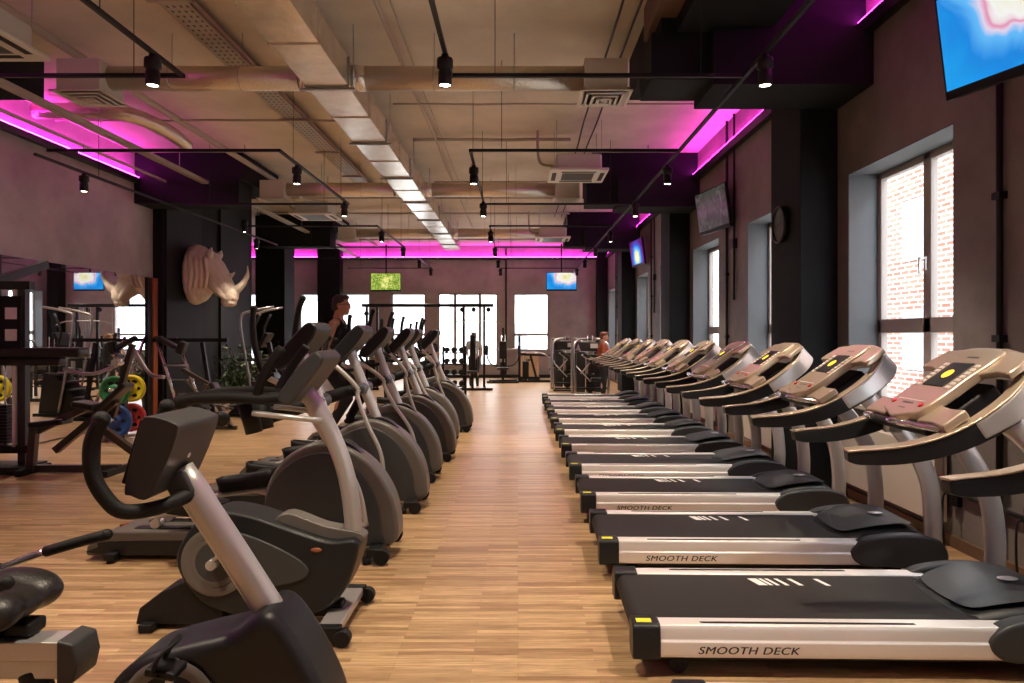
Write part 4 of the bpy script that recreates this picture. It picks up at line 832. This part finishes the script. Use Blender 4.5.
# ---------------------------------------------------------------- gym machines in the distance
def frame_part(t, name, segs, r, mt='black_metal', sq=False):
    if len(segs) > 1 and name != 'frame':
        for s in segs: o_ = frame_part(t, name, [s], r, mt, sq)
        return o_
    m = MB()
    for s in segs:
        if sq:
            for a, b_ in zip(s, s[1:]):
                a = Vector(a); b_ = Vector(b_); m.sweep([a, b_], [(-r, -r), (r, -r), (r, r), (-r, r)], None, (0, 1, 0) if abs((b_-a).normalized().y) < .9 else (0, 0, 1), 1, smooth=False)
        else: m.tube(s, r, 4 if len(s) > 2 else 1, 10)
    return m.build(name, mt, t)
def stack(t, c, n=14, w_=.22, d=.14, h=.035, mt='black_metal'):
    m = MB(); [m.cbox((c[0], c[1], c[2]+h/2+k*(h+.004)), (w_, d, h)) for k in range(n)]; m.build('weight_stack', mt, t, bevel=.004)
    m = MB(); [m.cyl((c[0]+s*w_*.3, c[1], c[2]-.05), (c[0]+s*w_*.3, c[1], c[2]+1.5), .010, seg=8) for s in (-1, 1)]; m.build('guide_rod', 'chrome', t)
def dumbbell_pad(t, name, c, d, rot=None, mt='vinyl'): m = MB(); m.cbox(c, d, rot); return m.build(name, mt, t, bevel=min(d)*.35, bseg=3)
# cable crossover
t = thing('cable_crossover', 'black cable crossover frame with long top beam and two weight towers', 'gym machine', (-2.75, 21.3, 0))
MB().box((-2.0, -.05, 2.50), (2.0, .05, 2.60)).build('top_beam', 'black_metal', t, bevel=.01)
for s, x in ((-1, -1.85), (1, 1.10), (1, 1.72)):
    frame_part(t, 'upright', [[(x, 0, .0), (x, 0, 2.5)]], .035, sq=True)
frame_part(t, 'upright', [[(-1.55, .1, 0), (-1.55, .1, 2.5)]], .03, sq=True)
frame_part(t, 'floor_foot', [[(.9, -.5, .04), (2.0, -.5, .04)], [(1.1, -.5, .04), (1.1, .5, .04)], [(1.72, -.5, .04), (1.72, .5, .04)], [(-2.0, -.4, .04), (-1.4, -.4, .04)], [(-1.85, -.5, .04), (-1.85, .5, .04)]], .035, sq=True)
stack(t, (1.41, 0, .35)); stack(t, (-1.70, 0, .35))
m = MB()
for x in (1.30, 1.36, 1.44, 1.52): m.cyl((x, -.04, .9), (x, -.04, 2.48), .006, seg=6)
m.cyl((-1.70, 0, .9), (-1.70, 0, 2.48), .006, seg=6); m.build('cable', 'steel', t)
m = MB(); [m.cyl((x, -.04, 2.42), (x, .04, 2.42), .07) for x in (1.05, 1.85, 1.4)]; m.cyl((-1.85, -.1, 2.3), (-1.85, -.02, 2.3), .07); m.build('pulley', 'black_plastic', t)
m = MB(); m.tube([(.55, -.1, 1.95), (.85, -.1, 2.06), (1.41, -.1, 2.08), (2.0, -.1, 2.06), (2.3, -.1, 1.95)], .016, 3, 8); m.build('lat_bar', 'steel', t)
dumbbell_pad(t, 'back_pad', (1.40, -.35, 1.15), (.16, .08, 1.0)); dumbbell_pad(t, 'seat', (1.40, -.55, .55), (.30, .32, .09)); frame_part(t, 'seat_post', [[(1.40, -.5, .04), (1.40, -.5, .5)]], .035, sq=True)
# pec deck machines before the far wall
def pec(label, loc, grp=None):
    t = thing('pec_deck_machine', label, 'gym machine', loc, 0, grp)
    dumbbell_pad(t, 'back_pad', (0, 0, 1.13), (.26, .09, .62)); dumbbell_pad(t, 'seat', (0, -.2, .50), (.40, .38, .09))
    frame_part(t, 'frame', [[(0, .12, .05), (0, .12, 1.9)], [(-.55, -.35, .04), (.55, -.35, .04)], [(0, -.5, .04), (0, .5, .04)], [(0, -.2, .04), (0, -.2, .46)], [(-.5, .4, .04), (.5, .4, .04)]], .035, sq=True)
    for s in (-1, 1):
        a = frame_part(t, 'swing_arm', [[(0, .1, .55), (s*.35, 0, .60), (s*.52, -.1, .82), (s*.56, -.15, 1.05)]], .024)
        MB().cbox((s*.56, -.15, 1.12), (.11, .12, .34)).build('arm_pad', 'vinyl', a, bevel=.03)
        frame_part(t, 'upper_arm', [[(0, .12, 1.15), (s*.5, .0, 1.18), (s*.56, -.1, 1.4)]], .018, 'steel')
    stack(t, (.0, .42, .15)); return t
pec('black pec deck machine standing before the far wall, left of the bright window', (-.52, 24.3, 0))
t = thing('chest_press_machine', 'black chest press machine standing before the far wall, right of the bright window', 'gym machine', (1.27, 24.4, 0))
dumbbell_pad(t, 'back_pad', (.10, 0, 1.05), (.24, .1, .86)); dumbbell_pad(t, 'seat', (0, -.2, .48), (.40, .38, .09))
frame_part(t, 'frame', [[(0, .1, .05), (0, .1, 1.0)], [(-1.25, .0, .04), (.5, .0, .04)], [(-1.22, 0, .04), (-1.22, 0, 1.62)], [(-1.22, 0, .98), (.1, .1, .92)], [(-.6, .2, .04), (-.85, .1, 1.0)]], .04, sq=True)
for s in (-1, 1): frame_part(t, 'press_arm', [[(-.7, s*.25, 1.02), (-.4, s*.28, 1.0), (-.1, s*.28, .8), (.2, s*.2, .5)]], .025, 'steel')
stack(t, (-1.0, .3, .1), 16)
t = thing('wooden_box', 'pale wooden plyometric box in front of the far window', 'box', (.40, 26.0, 0)); MB().box((-.36, -.28, .12), (.36, .28, 1.02)).build('box_shell', 'box_wood', t, bevel=.01); MB().box((-.40, -.32, 0), (.40, .32, .12)).build('plinth', 'black_plastic', t, bevel=.01); MB().box((-.1, -.284, .7), (.1, -.279, .76)).build('hand_hole', 'dark_print', t)
# selectorised machines at the end of the treadmill row
def selector(label, loc):
    t = thing('selector_machine', label, 'gym machine', loc, 0, 'weight stack machines beyond the treadmills')
    for s in (-1, 1): frame_part(t, 'side_frame', [[(s*.42, -.5, .03), (s*.46, -.42, .8), (s*.45, -.3, 1.35), (s*.32, -.1, 1.52), (s*.1, 0, 1.55)], [(s*.45, .4, .03), (s*.45, .3, 1.4), (s*.3, .1, 1.52)]], .03, 'steel')
    frame_part(t, 'cross_frame', [[(-.42, -.5, .06), (.42, -.5, .06)], [(-.42, -.3, .25), (.42, -.3, .25)], [(-.44, .3, .06), (.44, .3, .06)], [(-.2, 0, 1.54), (.2, 0, 1.54)]], .03)
    m = MB(); m.prism([(-.34, 1.47), (.34, 1.47), (.25, 1.22), (-.25, 1.22)], -.12, -.06); s_ = m.build('top_shroud', 'grey_plastic', t, bevel=.02); MB().box((.0, -.126, 1.30), (.2, -.12, 1.42)).build('label_plate', 'white_print', s_)
    m = MB(); m.box((-.36, .02, .12), (-.12, .12, 1.2)); m.box((.12, .02, .12), (.36, .12, 1.2)); m.box((-.08, .0, .1), (.08, .1, 1.0)); m.build('stack_cover', 'grey_plastic', t, bevel=.02)
    stack(t, (0, -.08, .15), 12)
    dumbbell_pad(t, 'seat', (.15, -.5, .5), (.36, .36, .08)); dumbbell_pad(t, 'back_pad', (.1, -.33, .9), (.34, .08, .5), (.2, 0, 0))
    m = MB(); m.tube([(-.30, -.62, .65), (-.05, -.66, .95), (-.28, -.62, 1.15)], .02, 1, 8); m.tube([(-.42, -.6, .85), (-.05, -.66, .45)], .016, 1, 8); m.build('lever', 'steel', t)
    dumbbell_pad(t, 'arm_pad', (-.05, -.66, 1.05), (.42, .09, .09), (0, .55, 0)); return t
selector('grey weight stack machine with white label plate, just beyond the last treadmill', (1.92, 18.7, 0)); selector('grey weight stack machine behind the one with the slanted arm pad', (1.45, 20.6, 0))

# ---------------------------------------------------------------- left side equipment
# leg press sled with two steep rails
t = thing('hack_squat_machine', 'inclined sled machine with two steep silver rails in front of the dark wall', 'gym machine', (-6.3, 13.7, 0))
for s in (-1, 1): frame_part(t, 'guide_rail', [[(-.05+s*.24, -.05, .10), (-.62+s*.20, .05, 1.62)]], .032, 'chrome')
frame_part(t, 'frame', [[(-.35, -.3, .04), (.55, -.3, .04)], [(-.35, .35, .04), (.55, .35, .04)], [(.5, -.35, .04), (.5, .4, .04)], [(.35, 0, .04), (.12, 0, 1.5)], [(-.86, .05, 1.55), (.60, .05, 1.55)], [(-.3, 0, .05), (-.35, 0, .5)]], .035, sq=True)
m = MB(); [m.cyl((-.2-.11*k-.22, -.03, .50+.28*k), (-.2-.11*k+.28, -.03, .50+.28*k), .016, seg=8) for k in range(3)]; m.build('crossbar', 'steel', t)
m = MB(); m.cbox((-.52, -.06, 1.50), (.42, .16, .10), (0, .5, 0)); m.cbox((-.25, -.06, 1.40), (.14, .18, .26), (0, .35, 0)); m.build('shoulder_pad', 'vinyl', t, bevel=.03)
dumbbell_pad(t, 'foot_plate', (.22, 0, .12), (.5, .55, .04), (0, .3, 0), 'grey_plastic')
# potted plant
def plant(label, c, h_, n, seed, sp):
    rnd = random.Random(seed); t = thing('potted_plant', label, 'plant', c, 0, 'potted plants by the dark wall')
    m = MB(); m.lathe([(0, 0), (.15, 0), (.20, .36), (.215, .40), (.19, .41), (.18, .36), (0, .35)], 24); m.build('pot', 'pot', t)
    st = MB(); lv = MB()
    for k in range(n):
        a = rnd.uniform(0, 2*PI); r = rnd.uniform(.1, sp); z = rnd.uniform(.5, h_); p = [(0, 0, .36), (r*.3*math.cos(a), r*.3*math.sin(a), z*.6+.1), (r*math.cos(a), r*math.sin(a), z)]
        st.tube(p, .008, 4, 5)
        for q in range(16):
            u = rnd.uniform(.25, 1.05); b_ = Vector(p[0]).lerp(Vector(p[2]), u)+Vector([rnd.gauss(0, .06) for _ in range(3)]); L = rnd.uniform(.07, .13); R_ = Euler((rnd.uniform(-.9, .5), rnd.uniform(-.6, .6), rnd.uniform(0, 6.3))).to_matrix()
            vs = [b_+R_ @ Vector(v) for v in ((0, 0, 0), (L*.28, L*.35, .01), (L*.22, L*.75, .0), (0, L*1.1, -.02), (-L*.22, L*.75, 0), (-L*.28, L*.35, .01), (0, L*.5, -.012))]
            lv.add(vs, [(0, 1, 6), (1, 2, 6), (2, 3, 6), (3, 4, 6), (4, 5, 6), (5, 0, 6)], True)
    st.build('stem', 'bronze_dark', t); lv.build('foliage', 'leaf', t, flip=False)
plant('bushy green potted plant beside the dark wall, nearer of the two', (-6.25, 15.6, 0), 1.45, 34, 3, .52); plant('green potted plant at the dark wall corner, farther of the two', (-6.35, 17.2, 0), 1.55, 26, 5, .45)
MB_ = MB(); MB_.box((-.30, -.2, 0), (.30, .2, .36)); t = MB_.build('wooden_crate', 'box_wood', bevel=.01); t.location = (-6.3, 17.95, 0); tag(t, 'small brown wooden crate on the floor beyond the plants', 'crate')
# stair climber
t = thing('stair_climber', 'tall black stepping machine with silver rails behind the plants', 'gym machine', (-5.25, 14.3, 0))
for s in (-1, 1):
    frame_part(t, 'side_rail', [[(.0, s*.3, .1), (-.18, s*.3, 1.1), (-.30, s*.3, 1.95), (-.12, s*.28, 2.12), (.35, s*.25, 2.22)]], .024, 'steel')
    frame_part(t, 'hand_rail', [[(.1, s*.3, 1.2), (-.05, s*.3, 1.7), (.10, s*.28, 2.08)], [(-.35, s*.3, 1.15), (.25, s*.3, 1.15)]], .022)
    frame_part(t, 'base_rail', [[(-.7, s*.3, .05), (.5, s*.3, .05)]], .03, sq=True)
m = MB(); [m.cbox((-.45+.14*k, 0, .22+.16*k), (.26, .52, .035)) for k in range(5)]; m.build('step', 'grey_plastic', t, bevel=.008)
m = MB(); m.prism([(-.6, .06), (-.5, .15), (.1, .85), (.35, .9), (.45, .06)], -.26, .26); m.build('housing', 'dark_plastic', t, bevel=.03)
m = MB(); m.cbox((.10, 0, 1.55), (.08, .42, .32), (0, .5, 0)); m.build('console', 'black_plastic', t, bevel=.02); frame_part(t, 'mast', [[(.3, 0, .8), (.16, 0, 1.5)]], .04, sq=True)
# plate tree with four bumper plates
t = thing('plate_tree', 'grey weight plate tree standing by the mirror', 'rack', (-6.15, 10.9, 0))
frame_part(t, 'post', [[(0, 0, .05), (0, 0, 1.35)]], .05, 'grey_plastic', True)
frame_part(t, 'floor_foot', [[(-.55, 0, .05), (.55, 0, .05)], [(-.3, -.35, .05), (-.3, .35, .05)], [(.3, -.35, .05), (.3, .35, .05)]], .05, 'silver_paint', True)
m = MB(); [m.cyl((0, s*.05, z), (0, s*.36, z), .024, seg=12) for s in (-1, 1) for z in (.36, .82)]; m.cyl((0, -.05, 1.25), (0, -.28, 1.25), .024); m.build('plate_peg', 'chrome', t)
m = MB(); m.box((-.04, -.056, .62), (.04, -.05, .72)); m.build('label_plate', 'white_print', t)
def plate(label, mt, loc, r):
    t = thing('weight_plate', label, 'weight plate', loc, 0)
    M = Matrix.Rotation(PI/2, 4, 'X')
    m = MB(); m.lathe([(.10, -.012), (r*.80, -.012), (r*.82, -.032), (r, -.032), (r, .032), (r*.82, .032), (r*.80, .012), (.10, .012)], 40, M)
    m.build('disc', mt, t)
    m = MB(); m.lathe([(.028, -.036), (.07, -.036), (.10, -.014), (.10, .014), (.07, .036), (.028, .036), (.028, -.036)], 28, M); m.build('hub', mt, t)
    m = MB()
    for k in range(6):
        a = k*PI/3; m.prism(smooth_poly([(r*.5*math.cos(a)+.045*math.cos(q*PI/3)*1.0, r*.58*math.sin(a)+.03*math.sin(q*PI/3)) for q in range(6)], 3), -.0135, .0135)
    m.build('grip_hole', 'black_plastic', t)
plate('green weight plate, upper front of the plate tree', 'plate_green', (-6.15, 10.68, .80), .225); plate('yellow weight plate on the upper peg behind the green plate', 'plate_yellow', (-6.15, 11.14, .80), .215)
plate('blue weight plate, lower front of the plate tree', 'plate_blue', (-6.15, 10.68, .34), .255); plate('red weight plate on the lower peg behind the blue plate', 'plate_red', (-6.15, 11.14, .34), .225)
# adjustable bench in front of the mirror
t = thing('weight_bench', 'brown framed plate loaded bench machine in front of the mirror', 'bench', (-5.05, 8.4, 0))
frame_part(t, 'frame', [[(-.85, .0, .06), (.3, .0, .06)], [(-.85, -.05, .0), (-.80, -.05, .62)], [(.0, -.05, .0), (.02, -.05, .62)], [(-.55, 0, .3), (.25, 0, .98)], [(-.8, 0, .56), (-.15, 0, .88)], [(.0, .1, .6), (.5, .3, .1)]], .045, 'bronze_dark', True)
frame_part(t, 'upright', [[(.15, .1, .75), (.42, .1, 1.75)]], .035, 'bronze_dark', True)
dumbbell_pad(t, 'seat', (-.62, 0, .68), (.45, .28, .08), (0, -.1, 0)); dumbbell_pad(t, 'back_pad', (.22, 0, 1.02), (.55, .26, .08), (0, -.75, 0)); dumbbell_pad(t, 'arm_pad', (-.12, 0, .92), (.30, .3, .09), (0, .15, 0))
frame_part(t, 'floor_foot', [[(-.85, -.3, .04), (-.85, .3, .04)], [(.3, -.35, .04), (.3, .35, .04)]], .04, sq=True)
frame_part(t, 'lever_arm', [[(.3, .1, 1.5), (.0, -.1, 1.35), (-.35, -.15, 1.42)], [(.42, .1, 1.7), (.7, .0, 1.35), (.9, 0, 1.3)]], .025, 'steel')
m = MB(); m.cyl((.02, -.16, .62), (.02, -.06, .62), .05); m.build('pivot', 'chrome', t); m = MB(); m.cyl((.3, -.12, 1.5), (.3, .22, 1.5), .05); m.build('pivot', 'chrome', t)
t.scale = (.9, .9, .88)
# second bench behind
t = thing('plate_loaded_machine', 'dark plate loaded row machine between the bench and the sled', 'gym machine', (-5.35, 12.2, 0))
frame_part(t, 'frame', [[(-.6, 0, .05), (.5, 0, .05)], [(-.5, 0, .05), (-.1, 0, 1.1)], [(.4, 0, .05), (.0, 0, .9)], [(-.1, .1, 1.1), (-.6, .1, 1.45)]], .04, 'bronze_dark', True)
dumbbell_pad(t, 'seat', (-.25, 0, .52), (.42, .28, .08)); dumbbell_pad(t, 'chest_pad', (.1, 0, .95), (.10, .28, .4), (0, -.3, 0))
frame_part(t, 'lever_arm', [[(-.35, -.3, 1.25), (.0, -.3, .75), (.55, -.3, .55)], [(-.35, .3, 1.25), (.0, .3, .75), (.55, .3, .55)]], .022, 'bronze_dark')
m = MB(); m.lathe([(0, -.03), (.17, -.03), (.18, 0), (.17, .03), (0, .03)], 28, Matrix.Translation((.35, -.38, .32)) @ Matrix.Rotation(PI/2, 4, 'X')); m.build('loaded_plate', 'black_metal', t)
t.scale = (.9, .9, .72)
# cable weight machine at the left edge
t = thing('weight_machine', 'black cable weight machine with information board at the left edge', 'gym machine', (-6.0, 8.5, 0))
for x in (-.75, .0): frame_part(t, 'upright', [[(x, 0, .0), (x, 0, 2.25)]], .045, 'grey_plastic', True)
frame_part(t, 'top_beam', [[(-.8, 0, 2.25), (.1, 0, 2.25)], [(-.35, 0, 2.3), (-.35, .9, 2.6)]], .05, sq=True)
m = MB(); m.cbox((-.35, 0, .27), (.95, .12, .10)); m.cbox((-.35, 0, .05), (.95, .5, .07)); m.build('base', 'black_metal', t, bevel=.01)
stack(t, (-.33, 0, .34), 12, .34); m = MB(); m.box((-.10, -.06, .3), (-.06, -.02, 2.2)); m.build('guide_tube', 'rail_metal', t)
m = MB(); m.box((-.72, -.09, 1.50), (.02, -.06, 2.12)); b_ = m.build('information_board', 'dark_panel', t, bevel=.006)
m = MB(); m.box((-.16, -.096, 1.84), (-.02, -.09, 1.98)); m.build('diagram', 'white_print', b_); m = MB(); m.box((-.16, -.096, 1.58), (-.02, -.09, 1.72)); m.build('diagram', 'white_print', b_)
m = MB(); [m.box((-.60, -.094, 1.56+k*.07), (-.30-.05*(k % 3), -.0905, 1.575+k*.07)) for k in range(7)]; m.build('text_line', 'grille_white', b_)
m = MB(); m.box((-.95, -.14, 1.38), (.75, .10, 1.50)); m.box((-.9, -.1, 1.28), (.5, .06, 1.38)); m.build('padded_beam', 'vinyl', t, bevel=.03)
m = MB(); m.cbox((-.33, -.10, .62), (.05, .03, .05)); m.build('stack_pin', 'red_plastic', t)

# dumbbell rack beyond the ellipticals
t = thing('dumbbell_rack', 'black upright dumbbell rack beyond the end of the elliptical row', 'rack', (-1.72, 18.9, 0))
frame_part(t, 'upright', [[(-.30, 0, 0), (-.30, 0, 1.35)], [(.30, 0, 0), (.30, 0, 1.35)]], .03, sq=True)
for k in range(4): MB().box((-.34, -.16, .25+k*.3), (.34, .16, .28+k*.3)).build('shelf', 'black_metal', t, bevel=.005)
db = thing('dumbbell', '', 'dumbbell', (0, 0, 0), 0, 'dumbbells on the black rack')
m = MB(); m.cyl((0, -.07, 0), (0, .07, 0), .016, seg=12); m.build('handle', 'chrome', db)
for s in (-1, 1): m = MB(); m.cyl((0, s*.06, 0), (0, s*.15, 0), .072, seg=18); m.build('weight_head', 'rubber', db, bevel=.012)
first = True
for k in range(4):
    for j in range(3):
        o = db if first else copy_tree(db); first = False
        o.location = (-1.72-.2+.2*j, 18.9, .28+k*.3+.073)
        o['label'] = 'black round dumbbell, %s from the left on the %s shelf of the dumbbell rack' % (('first', 'second', 'third')[j], ('lowest', 'second lowest', 'second highest', 'top')[k])
# machine behind the ellipticals
t = thing('leg_extension_machine', 'black padded machine with brown table pad behind the elliptical trainers', 'gym machine', (-2.75, 17.2, 0))
frame_part(t, 'frame', [[(-.6, 0, .05), (.6, 0, .05)], [(-.5, 0, .05), (-.5, 0, 1.1)], [(.3, 0, .05), (.3, 0, 1.15)], [(-.5, 0, 1.1), (.6, 0, 1.15)]], .04, sq=True)
dumbbell_pad(t, 'table_pad', (0, 0, 1.22), (1.15, .4, .09), None, 'bronze_dark'); dumbbell_pad(t, 'back_pad', (-.62, 0, 1.45), (.10, .35, .5), (0, -.3, 0))
m = MB(); m.tube([(.1, 0, 1.25), (.25, 0, 1.5), (.55, 0, 1.52), (.75, 0, 1.38)], .025, 4, 8); m.build('lever_arm', 'black_metal', t); stack(t, (.0, .35, .1), 12)
